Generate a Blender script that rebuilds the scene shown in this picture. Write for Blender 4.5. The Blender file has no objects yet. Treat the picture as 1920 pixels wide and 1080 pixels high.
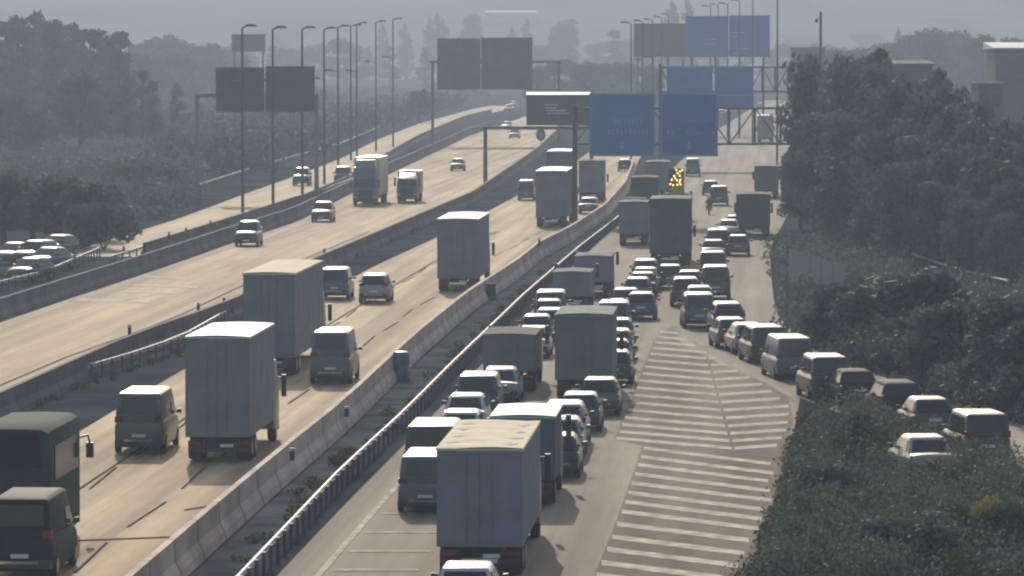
import bpy, bmesh, math, random
import numpy as np
from mathutils import Vector, Matrix

# ------------------------------------------------------------------ camera, world, sun
scene = bpy.context.scene
COL = scene.collection
HC, FPX, VPY = 16.0, 9000.0, 92.0
PITCH = math.atan((540.0 - VPY) / FPX)
cam_d = bpy.data.cameras.new("camera")
cam = bpy.data.objects.new("camera", cam_d)
COL.objects.link(cam)
cam.location = (0, 0, HC)
cam.rotation_euler = (math.pi / 2 - PITCH, 0, 0)
cam_d.sensor_width = 36.0
cam_d.lens = 36.0 * FPX / 1920.0
cam_d.clip_start = 1.0
cam_d.clip_end = 20000.0
scene.camera = cam

SUN_EL, SUN_AZ = math.radians(27), math.radians(-5)      # azimuth measured from +Y towards +X
world = bpy.data.worlds.new("World")
scene.world = world
world.use_nodes = True
wn = world.node_tree.nodes
sky = wn.new("ShaderNodeTexSky")
sky.sky_type = 'NISHITA'
sky.sun_disc = False
sky.sun_elevation = SUN_EL
sky.sun_rotation = SUN_AZ
sky.air_density = 1.0
sky.dust_density = 2.5
world.node_tree.links.new(sky.outputs[0], wn["Background"].inputs[0])
wn["Background"].inputs[1].default_value = 0.15
sun_d = bpy.data.lights.new("sun", 'SUN')
sun_d.energy = 3.3
sun_d.angle = math.radians(0.6)
sun_d.color = (1.0, 0.89, 0.72)
sun = bpy.data.objects.new("sun", sun_d)
COL.objects.link(sun)
_sd = Vector((math.sin(SUN_AZ) * math.cos(SUN_EL), math.cos(SUN_AZ) * math.cos(SUN_EL), math.sin(SUN_EL)))
sun.rotation_euler = _sd.to_track_quat('Z', 'Y').to_euler()
scene.view_settings.view_transform = 'Standard'
scene.view_settings.look = 'None'
scene.view_settings.gamma = 1.0
scene.view_settings.exposure = 0.25
scene.cycles.filter_width = 2.2
scene.cycles.max_bounces = 6
HAZE_DENSITY = 0.00050

rng = random.Random(7)

# ------------------------------------------------------------------ helpers
_F = Vector((0, math.cos(PITCH), -math.sin(PITCH)))
_U = Vector((0, math.sin(PITCH), math.cos(PITCH)))
_R = Vector((1, 0, 0))


def ray(px, py):
    return _F + _R * ((px - 960) / FPX) + _U * ((540 - py) / FPX)


def G(px, py, z=0.0):
    d = ray(px, py)
    t = (z - HC) / d.z
    return Vector((0, 0, HC)) + d * t


def AT(px, py, Y):
    d = ray(px, py)
    return Vector((0, 0, HC)) + d * (Y / d.y)


class MB:
    """collects faces, then links them as ONE mesh object"""

    def __init__(s):
        s.v, s.f, s.m = [], [], []

    def face(s, pts, mi=0):
        n = len(s.v)
        s.v += [tuple(p) for p in pts]
        s.f.append(tuple(range(n, n + len(pts))))
        s.m.append(mi)

    def hexa(s, b, t, mi=0):
        n = len(s.v)
        s.v += [tuple(p) for p in b] + [tuple(p) for p in t]
        for q in ((3, 2, 1, 0), (4, 5, 6, 7), (0, 1, 5, 4), (1, 2, 6, 5), (2, 3, 7, 6), (3, 0, 4, 7)):
            s.f.append(tuple(n + i for i in q))
            s.m.append(mi)

    def box(s, x0, x1, y0, y1, z0, z1, mi=0):
        s.hexa([(x0, y0, z0), (x1, y0, z0), (x1, y1, z0), (x0, y1, z0)],
               [(x0, y0, z1), (x1, y0, z1), (x1, y1, z1), (x0, y1, z1)], mi)

    def loft(s, rings, mi=0, caps=True, closed=True):
        n0 = len(s.v)
        k = len(rings[0])
        for r in rings:
            s.v += [tuple(p) for p in r]
        for i in range(len(rings) - 1):
            for j in range(k if closed else k - 1):
                a = n0 + i * k + j
                b = n0 + i * k + (j + 1) % k
                s.f.append((a, b, b + k, a + k))
                s.m.append(mi)
        if caps:
            s.f.append(tuple(n0 + j for j in reversed(range(k))))
            s.m.append(mi)
            e = n0 + (len(rings) - 1) * k
            s.f.append(tuple(e + j for j in range(k)))
            s.m.append(mi)

    def tube(s, pts, r, n=8, mi=0):
        pts = [Vector(p) for p in pts]
        rs = r if isinstance(r, (list, tuple)) else [r] * len(pts)
        rings = []
        for i, p in enumerate(pts):
            d = (pts[min(i + 1, len(pts) - 1)] - pts[max(i - 1, 0)]).normalized()
            up = Vector((0, 0, 1)) if abs(d.z) < 0.9 else Vector((0, 1, 0))
            a = d.cross(up).normalized()
            b = a.cross(d).normalized()
            rings.append([p + (a * math.cos(2 * math.pi * j / n) + b * math.sin(2 * math.pi * j / n)) * rs[i] for j in range(n)])
        s.loft(rings, mi)

    def build(s, name, mats, parent=None, smooth=None, bevel=0.0):
        me = bpy.data.meshes.new(name)
        bm = bmesh.new()
        vs = [bm.verts.new(p) for p in s.v]
        for f, m in zip(s.f, s.m):
            try:
                fc = bm.faces.new([vs[i] for i in f])
                fc.material_index = m
            except ValueError:
                pass
        bmesh.ops.remove_doubles(bm, verts=bm.verts, dist=1e-5)
        bmesh.ops.recalc_face_normals(bm, faces=bm.faces)
        if bevel:
            es = [e for e in bm.edges if len(e.link_faces) == 2 and e.calc_face_angle() > 0.35]
            bmesh.ops.bevel(bm, geom=es, offset=bevel, segments=2, affect='EDGES', profile=0.6, clamp_overlap=True)
        if smooth:
            for f in bm.faces:
                f.smooth = True
        bm.to_mesh(me)
        bm.free()
        if smooth:
            me.set_sharp_from_angle(angle=math.radians(smooth))
        if not isinstance(mats, (list, tuple)):
            mats = [mats]
        for m in mats:
            me.materials.append(m)
        o = bpy.data.objects.new(name, me)
        COL.objects.link(o)
        if parent:
            o.parent = parent
        return o


def tag(o, label=None, cat=None, group=None, kind=None):
    if label: o["label"] = label
    if cat: o["category"] = cat
    if group: o["group"] = group
    if kind: o["kind"] = kind
    return o


def empty(name, loc=(0, 0, 0), rz=0.0):
    o = bpy.data.objects.new(name, None)
    COL.objects.link(o)
    o.location = loc
    o.rotation_euler = (0, 0, rz)
    return o


def copy_tree(o, parent=None):
    c = o.copy()
    COL.objects.link(c)
    if parent: c.parent = parent
    for ch in KIDS.get(o.name, []):
        copy_tree(ch, c)
    return c


KIDS = {}


def index_kids():
    KIDS.clear()
    for o in COL.objects:
        if o.parent:
            KIDS.setdefault(o.parent.name, []).append(o)


# ------------------------------------------------------------------ materials
def mat(name, col, rough=0.6, metal=0.0, var=0.15, scale=2.0, coat=0.0, spec=0.5, bump=0.0, stretch=None, emit=None, detail=4.0):
    m = bpy.data.materials.new(name)
    m.use_nodes = True
    nt = m.node_tree
    b = nt.nodes["Principled BSDF"]
    b.inputs["Roughness"].default_value = rough
    b.inputs["Metallic"].default_value = metal
    b.inputs["Specular IOR Level"].default_value = spec
    b.inputs["Coat Weight"].default_value = coat
    b.inputs["Coat Roughness"].default_value = 0.12
    tc = nt.nodes.new("ShaderNodeTexCoord")
    mp = nt.nodes.new("ShaderNodeMapping")
    if stretch:
        mp.inputs["Scale"].default_value = stretch
        mp.inputs["Rotation"].default_value = (0, 0, 0)
    nz = nt.nodes.new("ShaderNodeTexNoise")
    nz.inputs["Scale"].default_value = scale
    nz.inputs["Detail"].default_value = detail
    rp = nt.nodes.new("ShaderNodeValToRGB")
    c = col
    rp.color_ramp.elements[0].position = 0.3
    rp.color_ramp.elements[1].position = 0.7
    rp.color_ramp.elements[0].color = (c[0] * (1 - var), c[1] * (1 - var), c[2] * (1 - var), 1)
    rp.color_ramp.elements[1].color = (min(1, c[0] * (1 + var)), min(1, c[1] * (1 + var)), min(1, c[2] * (1 + var)), 1)
    L = nt.links
    L.new(tc.outputs["Object"], mp.inputs[0])
    L.new(mp.outputs[0], nz.inputs[0])
    L.new(nz.outputs[0], rp.inputs[0])
    L.new(rp.outputs[0], b.inputs["Base Color"])
    if bump:
        bp = nt.nodes.new("ShaderNodeBump")
        bp.inputs["Strength"].default_value = bump
        L.new(nz.outputs[0], bp.inputs["Height"])
        L.new(bp.outputs[0], b.inputs["Normal"])
    if emit:
        b.inputs["Emission Color"].default_value = (*emit[0], 1)
        b.inputs["Emission Strength"].default_value = emit[1]
    return m


def road_mat(name, col, streak=0.22, patch=0.12, shear=0.0541, rough=0.85, spec=0.1):
    """worn paving: lengthwise wheel tracks (noise stretched along the road), patches and fine grain"""
    m = bpy.data.materials.new(name)
    m.use_nodes = True
    nt = m.node_tree
    L = nt.links
    b = nt.nodes["Principled BSDF"]
    b.inputs["Roughness"].default_value = rough
    b.inputs["Specular IOR Level"].default_value = spec
    tc = nt.nodes.new("ShaderNodeTexCoord")
    sp = nt.nodes.new("ShaderNodeSeparateXYZ")
    L.new(tc.outputs["Object"], sp.inputs[0])
    mu = nt.nodes.new("ShaderNodeMath"); mu.operation = 'MULTIPLY_ADD'
    mu.inputs[1].default_value = -shear
    L.new(sp.outputs[1], mu.inputs[0]); L.new(sp.outputs[0], mu.inputs[2])
    cb = nt.nodes.new("ShaderNodeCombineXYZ")
    L.new(mu.outputs[0], cb.inputs[0]); L.new(sp.outputs[1], cb.inputs[1])

    def noise(sc, s, det=3.0):
        mp = nt.nodes.new("ShaderNodeMapping"); mp.inputs["Scale"].default_value = s
        nz = nt.nodes.new("ShaderNodeTexNoise"); nz.inputs["Scale"].default_value = sc; nz.inputs["Detail"].default_value = det
        L.new(cb.outputs[0], mp.inputs[0]); L.new(mp.outputs[0], nz.inputs[0])
        return nz.outputs[0]

    def ramp(src, lo, hi, p0=0.35, p1=0.65):
        mr = nt.nodes.new("ShaderNodeMapRange")
        mr.inputs[1].default_value = p0; mr.inputs[2].default_value = p1
        mr.inputs[3].default_value = lo; mr.inputs[4].default_value = hi
        L.new(src, mr.inputs[0])
        return mr.outputs[0]

    def mul(a, c2):
        q = nt.nodes.new("ShaderNodeMath"); q.operation = 'MULTIPLY'
        L.new(a, q.inputs[0]); L.new(c2, q.inputs[1])
        return q.outputs[0]
    f = ramp(noise(1.0, (0.9, 0.008, 1)), 1 - streak, 1 + streak)
    f = mul(f, ramp(noise(1.0, (0.25, 0.03, 1)), 1 - patch, 1 + patch))
    f = mul(f, ramp(noise(1.0, (3.0, 0.25, 1), 5), 0.93, 1.07))
    mx = nt.nodes.new("ShaderNodeVectorMath"); mx.operation = 'SCALE'
    mx.inputs[0].default_value = col
    L.new(f, mx.inputs["Scale"])
    L.new(mx.outputs[0], b.inputs["Base Color"])
    return m


M = {}
M['road_main'] = road_mat("worn_concrete_road", (0.33, 0.24, 0.14), 0.36, 0.22, spec=0.15)
M['road_queue'] = road_mat("grey_asphalt_road", (0.195, 0.165, 0.122), 0.28, spec=0.09)
M['road_side'] = road_mat("pale_side_road", (0.44, 0.34, 0.22), 0.12)
M['gore'] = road_mat("brownish_hatched_paving", (0.14, 0.112, 0.086), 0.2, 0.25, spec=0.03)
M['paint_line'] = mat("worn_road_paint", (0.46, 0.42, 0.34), 0.9, var=0.45, scale=1.5, spec=0.03)
M['paint_pale'] = mat("pale_road_paint", (0.40, 0.35, 0.26), 0.85, var=0.4, scale=1.5, spec=0.15)
M['worn_edge'] = mat("worn_edge_band", (0.32, 0.28, 0.22), 0.9, var=0.3, scale=1.2, spec=0.03)
M['tar'] = mat("tar_seam", (0.09, 0.08, 0.065), 0.95, var=0.3, spec=0.0)
M['ground'] = mat("dark_verge_soil", (0.044, 0.053, 0.064), 0.95, var=0.5, scale=0.15, spec=0.0, detail=8)
M['gravel'] = mat("dry_verge_gravel", (0.075, 0.08, 0.085), 0.95, var=0.5, scale=0.4, spec=0.0, detail=8)
M['hill'] = mat("far_hillside", (0.20, 0.20, 0.16), 1.0, var=0.25, scale=0.006, spec=0.0, detail=7)
def joints(m, pitch=6.0):
    """dark joints between cast lengths"""
    nt = m.node_tree
    b = nt.nodes["Principled BSDF"]
    src = b.inputs["Base Color"].links[0].from_socket
    tc = nt.nodes.new("ShaderNodeTexCoord"); sp = nt.nodes.new("ShaderNodeSeparateXYZ")
    nt.links.new(tc.outputs["Object"], sp.inputs[0])
    a = nt.nodes.new("ShaderNodeMath"); a.operation = 'PINGPONG'; a.inputs[1].default_value = pitch / 2
    nt.links.new(sp.outputs[1], a.inputs[0])
    c = nt.nodes.new("ShaderNodeMapRange"); c.inputs[1].default_value = 0.05; c.inputs[2].default_value = 0.22; c.inputs[3].default_value = 0.45; c.inputs[4].default_value = 1.0
    nt.links.new(a.outputs[0], c.inputs[0])
    v = nt.nodes.new("ShaderNodeVectorMath"); v.operation = 'SCALE'
    nt.links.new(src, v.inputs[0]); nt.links.new(c.outputs[0], v.inputs["Scale"])
    nt.links.new(v.outputs[0], b.inputs["Base Color"])
    return m


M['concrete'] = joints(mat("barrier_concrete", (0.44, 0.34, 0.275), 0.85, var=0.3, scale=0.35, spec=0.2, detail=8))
M['concrete_dark'] = joints(mat("shade_toned_barrier_concrete", (0.085, 0.085, 0.09), 0.9, var=0.35, scale=0.35, spec=0.2, detail=8))  # shade on the barrier faces is put into this dark base colour
M['galv'] = mat("galvanised_steel", (0.20, 0.205, 0.205), 0.6, 0.2, var=0.2, scale=3)
M['post'] = mat("grey_post_steel", (0.09, 0.09, 0.095), 0.55, 0.4, var=0.2, scale=3)
M['pole'] = mat("dark_pole_steel", (0.06, 0.062, 0.065), 0.55, 0.3, var=0.2, scale=3)
M['sign_blue'] = mat("blue_sign_face", (0.055, 0.165, 0.36), 0.5, var=0.12, scale=0.7)
M['sign_ink'] = mat("pale_sign_lettering", (0.26, 0.34, 0.44), 0.5, var=0.2)
M['sign_rim'] = mat("white_sign_rim", (0.5, 0.52, 0.55), 0.5, var=0.1)
M['sign_back'] = mat("weathered_sign_back", (0.075, 0.09, 0.085), 0.7, var=0.2, scale=0.6)
M['vms'] = mat("dark_display_face", (0.045, 0.05, 0.055), 0.5, var=0.15)
M['mauve'] = mat("faded_billboard", (0.10, 0.085, 0.12), 0.7, var=0.15)
M['brown_panel'] = mat("brown_grey_panel", (0.11, 0.10, 0.10), 0.7, var=0.15)
M['glass'] = mat("dark_vehicle_glass", (0.02, 0.024, 0.026), 0.10, var=0.2, spec=0.4)
M['tyre'] = mat("tyre_rubber", (0.018, 0.018, 0.018), 0.85, var=0.2)
M['rim'] = mat("wheel_rim_alloy", (0.3, 0.3, 0.3), 0.4, 0.8, var=0.1)
M['plastic'] = mat("black_bumper_plastic", (0.03, 0.031, 0.033), 0.45, var=0.2)
M['ledge'] = mat("bright_bumper_trim", (0.9, 0.88, 0.84), 0.22, 1.0, var=0.05)
M['plate'] = mat("number_plate_white", (0.6, 0.6, 0.57), 0.5, var=0.05)
M['tail'] = mat("tail_lamp_red", (0.16, 0.012, 0.01), 0.25, var=0.1)
M['head'] = mat("headlamp_lens", (0.5, 0.52, 0.54), 0.12, 0.3, var=0.1)
M['chassis'] = mat("chassis_grime", (0.025, 0.025, 0.026), 0.8, var=0.3)
M['bark'] = mat("tree_bark", (0.07, 0.055, 0.04), 0.95, var=0.3, scale=4, spec=0.1)
M['amber'] = mat("amber_lamp", (0.9, 0.5, 0.05), 0.4, emit=((1.0, 0.66, 0.2), 2.2), var=0.05)
M['board_black'] = mat("arrow_board_face", (0.10, 0.085, 0.03), 0.7, var=0.3)
M['yellow'] = mat("works_yellow_paint", (0.45, 0.33, 0.05), 0.5, var=0.15)
M['white_wall'] = mat("pale_rendered_wall", (0.6, 0.6, 0.57), 0.8, var=0.1, scale=0.3)
M['grey_wall'] = mat("grey_block_wall", (0.06, 0.065, 0.068), 0.9, var=0.2, scale=0.3, spec=0.1)
M['blue_panel'] = mat("blue_grey_panel", (0.05, 0.075, 0.10), 0.7, var=0.15, scale=0.5)
M['skin'] = mat("skin", (0.4, 0.26, 0.19), 0.6, var=0.1)
M['jacket'] = mat("dark_red_jacket", (0.12, 0.035, 0.03), 0.8, var=0.2)
M['helmet'] = mat("pale_helmet", (0.5, 0.52, 0.5), 0.25, var=0.05)
M['trousers'] = mat("dark_trousers", (0.025, 0.025, 0.03), 0.9, var=0.2)


def leaf_mat(name, c, var=0.5):
    m = mat(name, c, 0.75, var=var * 0.65, scale=0.45, spec=0.15, detail=3)
    nt = m.node_tree
    b = nt.nodes["Principled BSDF"]
    tr = nt.nodes.new("ShaderNodeBsdfTranslucent")
    rp = [n for n in nt.nodes if n.type == 'VALTORGB'][0]
    nt.links.new(rp.outputs[0], tr.inputs[0])
    mx = nt.nodes.new("ShaderNodeMixShader")
    mx.inputs[0].default_value = 0.25
    nt.links.new(b.outputs[0], mx.inputs[1])
    nt.links.new(tr.outputs[0], mx.inputs[2])
    nt.links.new(mx.outputs[0], nt.nodes["Material Output"].inputs[0])
    return m


M['leaf_dark'] = leaf_mat("dark_foliage", (0.09, 0.118, 0.10))
M['leaf_mid'] = leaf_mat("mid_green_foliage", (0.09, 0.125, 0.09))
M['leaf_far'] = leaf_mat("grey_green_foliage", (0.05, 0.06, 0.055))
M['leaf_dry'] = leaf_mat("dry_scrub_foliage", (0.06, 0.06, 0.035), 0.6)
M['flower'] = leaf_mat("yellow_blossom", (0.22, 0.19, 0.04), 0.4)

PAINTS = {
    'white': (0.46, 0.46, 0.45), 'silver': (0.26, 0.265, 0.27), 'grey': (0.12, 0.125, 0.13), 'dark': (0.035, 0.038, 0.042),
    'blue': (0.045, 0.075, 0.13), 'teal': (0.045, 0.085, 0.09), 'red': (0.13, 0.035, 0.035), 'green': (0.07, 0.10, 0.085),
    'black': (0.022, 0.027, 0.028), 'beige': (0.36, 0.32, 0.25), 'maroon': (0.10, 0.05, 0.055), 'slate': (0.09, 0.11, 0.14)}
PM = {k: mat("car_paint_" + k, v, 0.36, 0.1, var=0.14, scale=1.2, coat=0.3, spec=0.4) for k, v in PAINTS.items()}
PM['black'] = mat("matt_black_and_shade_paint", (0.022, 0.027, 0.028), 0.75, spec=0.15, var=0.15)  # black van paint; on slip road cars it carries painted shade
TM = {
    'slate': mat("slate_curtain_side", (0.19, 0.21, 0.225), 0.85, spec=0.1, var=0.15, scale=0.8),
    'grey': mat("grey_box_panel", (0.20, 0.21, 0.21), 0.85, spec=0.1, var=0.15, scale=0.8),
    'green': mat("dark_green_box_panel", (0.15, 0.18, 0.165), 0.85, spec=0.1, var=0.15, scale=0.8),
    'teal': mat("teal_tarpaulin", (0.09, 0.125, 0.135), 0.85, spec=0.1, var=0.15, scale=0.8),
    'dark': mat("charcoal_box_panel", (0.11, 0.115, 0.125), 0.85, spec=0.1, var=0.15, scale=0.8),
    'white': mat("white_box_panel", (0.34, 0.34, 0.33), 0.5, var=0.1, scale=0.8),
    'beige': mat("beige_tarpaulin", (0.60, 0.52, 0.37), 0.9, var=0.15, scale=1.0, bump=0.3, spec=0.3),
    'palegrey': mat("pale_grey_roof_sheet", (0.45, 0.46, 0.45), 0.6, var=0.12, scale=1.0),
    'brown': mat("grimy_brown_roof", (0.10, 0.09, 0.085), 0.9, var=0.2, spec=0.1)}

# ------------------------------------------------------------------ ground and roads
gm = MB()
ys = [-10, 100, 200, 300, 400, 500, 650, 800, 1000, 1300, 1700, 2200, 2800, 3500, 4500]
for a, b_ in zip(ys[:-1], ys[1:]):
    gm.face([(-1400, a, 0), (1400, a, 0), (1400, b_, 0), (-1400, b_, 0)])
tag(gm.build("ground", M['ground']), kind="structure")


def edge(pix, z=0.0):
    pts = sorted([(p.y, p.x) for p in (G(*q, z) for q in pix)])
    d = [p[0] for p in pts]
    x = [p[1] for p in pts]

    def f(Y):
        if Y < d[0]:
            k = (x[1] - x[0]) / (d[1] - d[0])
            return x[0] + k * (Y - d[0])
        if Y > d[-1]:
            k = (x[-1] - x[-2]) / (d[-1] - d[-2])
            return x[-1] + k * (Y - d[-1])
        return float(np.interp(Y, d, x))
    f.d0, f.d1 = d[0], d[-1]
    return f


E_R1L = edge([(215, 447), (330, 412), (470, 360), (560, 328), (640, 297), (707, 262), (785, 232), (880, 206), (930, 196)])
E_R1R = edge([(213, 472), (395, 418), (575, 362), (640, 335), (718, 290), (785, 252), (870, 217), (945, 199)], 1.0)
E_R2L = edge([(0, 605), (133, 560), (253, 520), (333, 493), (433, 457), (560, 415), (713, 335), (835, 277), (880, 255), (935, 236), (985, 218)])
E_R2R = edge([(33, 720), (243, 627), (372, 583), (455, 552), (577, 488), (640, 462), (763, 410), (887, 358), (1007, 277), (1052, 235), (1075, 212)], 1.25)
E_R3L = edge([(137, 817), (343, 693), (480, 622), (650, 527), (707, 497), (820, 445), (900, 405), (1000, 350), (1080, 303), (1150, 252)])
E_R3R = edge([(240, 1080), (393, 950), (517, 847), (640, 750), (773, 627), (873, 547), (967, 487), (1010, 453), (1070, 423), (1133, 383), (1172, 340), (1186, 305), (1210, 262)], 1.25)
E_R4L = edge([(520, 1080), (640, 953), (780, 812), (940, 645), (1075, 500), (1160, 418), (1230, 345), (1290, 290), (1350, 240), (1410, 203), (1440, 185)])
E_R4R = edge([(1395, 1080), (1452, 950), (1482, 840), (1500, 752), (1470, 640), (1450, 560), (1442, 470), (1478, 400), (1488, 370), (1475, 330), (1478, 290), (1490, 250), (1505, 205), (1512, 185)])


def road(name, eL, eR, d0, d1, z, m, step=12.0):
    mb = MB()
    n = max(2, int((d1 - d0) / step))
    Y = [d0 + (d1 - d0) * i / n for i in range(n + 1)]
    n0 = 0
    for a, b_ in zip(Y[:-1], Y[1:]):
        mb.face([(eL(a), a, z), (eR(a), a, z), (eR(b_), b_, z), (eL(b_), b_, z)])
    o = mb.build(name, m)
    tag(o, kind="structure")
    return o


road("side_road", E_R1L, E_R1R, 370, 1360, 0.012, M['road_side'])
road("oncoming_road", E_R2L, E_R2R, 200, 1150, 0.012, M['road_main'])
road("central_road", E_R3L, E_R3R, 110, 900, 0.012, M['road_main'])
road("queue_road", E_R4L, E_R4R, 110, 1500, 0.012, M['road_queue'])


# slip road joining from the right (world coordinates)
def slip_c(Y):
    return float(np.interp(Y, [110, 180, 205, 235, 258, 290], [29.5, 20.6, 18.2, 14.6, 12.4, 12.6]))


road("slip_road", lambda Y: slip_c(Y) - 3.2, lambda Y: slip_c(Y) + 3.4, 112, 300, 0.024, M['road_queue'], 5)

# pale dry gravel strips beside the carriageways
road("verge_strip", lambda Y: E_R4L(Y) - 3.4, lambda Y: E_R4L(Y) - 1.3, 110, 420, 0.006, M['gravel'])

# ------------------------------------------------------------------ painted markings
mk = MB()
ZM = 0.03
CUR = [3]


def line(f, d0, d1, w, z=ZM, step=8.0, mi=0, mb=None):
    mb = mb or mk
    mi = mi or CUR[0]
    n = max(1, int((d1 - d0) / step))
    for i in range(n):
        a = d0 + (d1 - d0) * i / n
        b_ = d0 + (d1 - d0) * (i + 1) / n
        mb.face([(f(a) - w / 2, a, z), (f(a) + w / 2, a, z), (f(b_) + w / 2, b_, z), (f(b_) - w / 2, b_, z)], mi)


def frac(eL, eR, t):
    return lambda Y: eL(Y) * (1 - t) + eR(Y) * t


def dashes(f, d0, d1, on=4.0, off=9.0, w=0.16, mi=0):
    Y = d0
    while Y < d1:
        line(f, Y, Y + on, w, step=on, mi=mi)
        Y += on + off


for t in (0.36, 0.68):
    dashes(lambda Y, t=t: frac(E_R3L, E_R3R, t)(Y) + 0.12 * math.sin(Y * 0.23), 118, 420, on=9, off=5, w=0.10, mi=1)
line(lambda Y: E_R2L(Y) + 0.4, 205, 900, 0.14)
for t in (0.34, 0.66):
    dashes(frac(E_R2L, E_R2R, t), 330, 1050, on=5, off=16)
line(lambda Y: E_R1L(Y) + 0.3, 370, 1200, 0.18)
CUR[0] = 0
line(lambda Y: E_R4L(Y) + 1.25, 112, 330, 0.22)
for Y in (146.5, 152, 158.0, 164.5):
    mk.face([(E_R4L(Y) + 1.6, Y, ZM), (E_R4L(Y) + 4.2, Y, ZM), (E_R4L(Y) + 4.2, Y + 0.5, ZM), (E_R4L(Y) + 1.6, Y + 0.5, ZM)])


def pixquad(p, mi=0, z=ZM):
    mk.face([G(x, y, z) for x, y in p], mi)


# transverse bars on the oncoming road
for x0, y0, x1, y1, th in ((132, 559, 278, 563, 5), (232, 545, 330, 548, 3), (250, 533, 372, 537, 3), (262, 517, 352, 521, 3), (232, 563, 300, 548, 2)):
    pixquad([(x0, y0 + th), (x1, y1 + th), (x1, y1), (x0, y0)], 3)
# tar seams between slabs
line(lambda Y: E_R3L(Y) * 0.62 + E_R3R(Y) * 0.38 - 0.5, 130, 420, 0.14, z=0.02, mi=1)
line(lambda Y: E_R2L(Y) * 0.28 + E_R2R(Y) * 0.72, 215, 420, 0.16, z=0.02, mi=1)
for px in ((147, 1012, 330, 1005), (345, 955, 395, 947)):
    x0, y0, x1, y1 = px
    pixquad([(x0, y0 + 3), (x1, y1 + 3), (x1, y1), (x0, y0)], 1, 0.02)

# hatched gore
def gl_low(y): return float(np.interp(y, [837, 937, 1002, 1073], [1207, 1172, 1148, 1118]))
def gr_low(y): return float(np.interp(y, [837, 880, 930, 960, 990, 1040, 1085], [1448, 1450, 1446, 1432, 1420, 1392, 1355]))
def gl_up(y): return float(np.interp(y, [615, 640, 690, 740, 790, 820], [1240, 1228, 1208, 1188, 1168, 1155]))
def gr_up(y): return float(np.interp(y, [612, 640, 680, 720, 760, 800, 850], [1262, 1300, 1365, 1440, 1486, 1482, 1452]))


for i, y in enumerate((837, 853, 868, 885, 902, 920, 937, 955, 978, 1002, 1025, 1050, 1073, 1098)):
    xl, xr = gl_low(y), gr_low(y + 25) - 4 + 5 * math.sin(i * 2.1)
    th = 5.6 + (y - 830) * 0.018
    sl = 0.125
    pixquad([(xl, y + th), (xr, y + th + (xr - xl) * sl), (xr, y + (xr - xl) * sl), (xl, y)])
for i, y in enumerate((620, 629.5, 639.5, 650, 661, 673, 685.5, 698, 711, 724.5, 738, 752, 766, 780, 793, 806, 819)):
    xl = gl_up(y)
    sl, su = 0.085, -0.06
    mid = 1312 + (y - 620) * 0.30
    ym = y + (mid - xl) * sl
    th = 3.8 + (y - 620) * 0.009
    xr = gr_up(ym) - 6
    if xr < mid + 8:
        for _ in range(4):
            xr = gr_up(y + (xr - xl) * sl) - 6
        pixquad([(xl, y + th), (xr, y + th + (xr - xl) * sl), (xr, y + (xr - xl) * sl), (xl, y)])
    else:
        for _ in range(4):
            xr = gr_up(ym + (xr - mid) * su) - 6
        pixquad([(xl, y + th), (mid, ym + th), (mid, ym), (xl, y)])
        ye = ym + (xr - mid) * su
        pixquad([(mid + 5, ym + th), (xr, ye + th), (xr, ye), (mid + 5, ym)])


def gore_edge(py_px):
    for (xa, ya), (xb, yb) in zip(py_px[:-1], py_px[1:]):
        pixquad([(xa - 3, ya), (xa + 3, ya), (xb + 3, yb), (xb - 3, yb)])


gp = MB()
gpts_l = [(1262, 608)] + [(gl_up(y) - 2, y) for y in (640, 690, 740, 790, 822)] + [(1204, 836)] + [(gl_low(y) - 2, y) for y in (880, 937, 1002, 1073, 1100)]
gy = [p_[1] for p_ in gpts_l]
rgt = [(float(np.interp(y, [608, 640, 680, 720, 752, 800, 850, 880, 930, 960, 990, 1040, 1100], [1266, 1304, 1370, 1446, 1494, 1486, 1470, 1470, 1460, 1450, 1436, 1412, 1392])), y) for y in gy]
for i in range(len(gy) - 1):
    gp.face([G(*gpts_l[i], 0.02), G(*rgt[i], 0.02), G(*rgt[i + 1], 0.02), G(*gpts_l[i + 1], 0.02)])
tag(gp.build("gore_paving", M['gore']), kind="structure")
mk2 = [(1262, 606), (1300, 636), (1362, 676), (1430, 710), (1492, 748)]
for (xa, ya), (xb, yb) in zip(mk2[:-1], mk2[1:]):
    pixquad([(xa, ya + 4), (xb, yb + 5), (xb, yb - 5), (xa, ya - 3)], 2)
tag(mk.build("lane_markings", [M['paint_line'], M['tar'], M['worn_edge'], M['paint_pale']]), kind="structure")


# ------------------------------------------------------------------ barriers and guard rails
def extrude(name, f, d0, d1, prof, m, step=14.0, parent=None):
    """profile (x, z) swept along a road edge"""
    mb = MB()
    n = max(2, int((d1 - d0) / step))
    rings = []
    for i in range(n + 1):
        Y = d0 + (d1 - d0) * i / n
        x = f(Y)
        rings.append([(x + px, Y, pz) for px, pz in prof])
    mb.loft(rings)
    return mb.build(name, m, parent)


NJ = [(-0.32, 0), (0.32, 0), (0.26, 0.22), (0.12, 0.45), (0.10, 1.0), (-0.10, 1.0), (-0.12, 0.45), (-0.26, 0.22)]
NJT = [(x * 1.1, z * 1.25) for x, z in NJ]
GRP = "concrete barriers between the carriageways"
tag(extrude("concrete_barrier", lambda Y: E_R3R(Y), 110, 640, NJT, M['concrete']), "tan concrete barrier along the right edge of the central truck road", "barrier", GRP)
tag(extrude("concrete_barrier", lambda Y: E_R2R(Y), 200, 1000, NJT, M['concrete_dark']), "shade toned concrete barrier along the near edge of the oncoming road", "barrier", GRP)
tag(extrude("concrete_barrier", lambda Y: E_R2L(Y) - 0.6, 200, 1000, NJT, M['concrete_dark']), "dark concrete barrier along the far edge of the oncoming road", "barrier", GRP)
tag(extrude("concrete_barrier", lambda Y: E_R1R(Y), 372, 1200, NJ, M['concrete_dark']), "low dark barrier between the side road and its lamp posts", "barrier", GRP)

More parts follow.
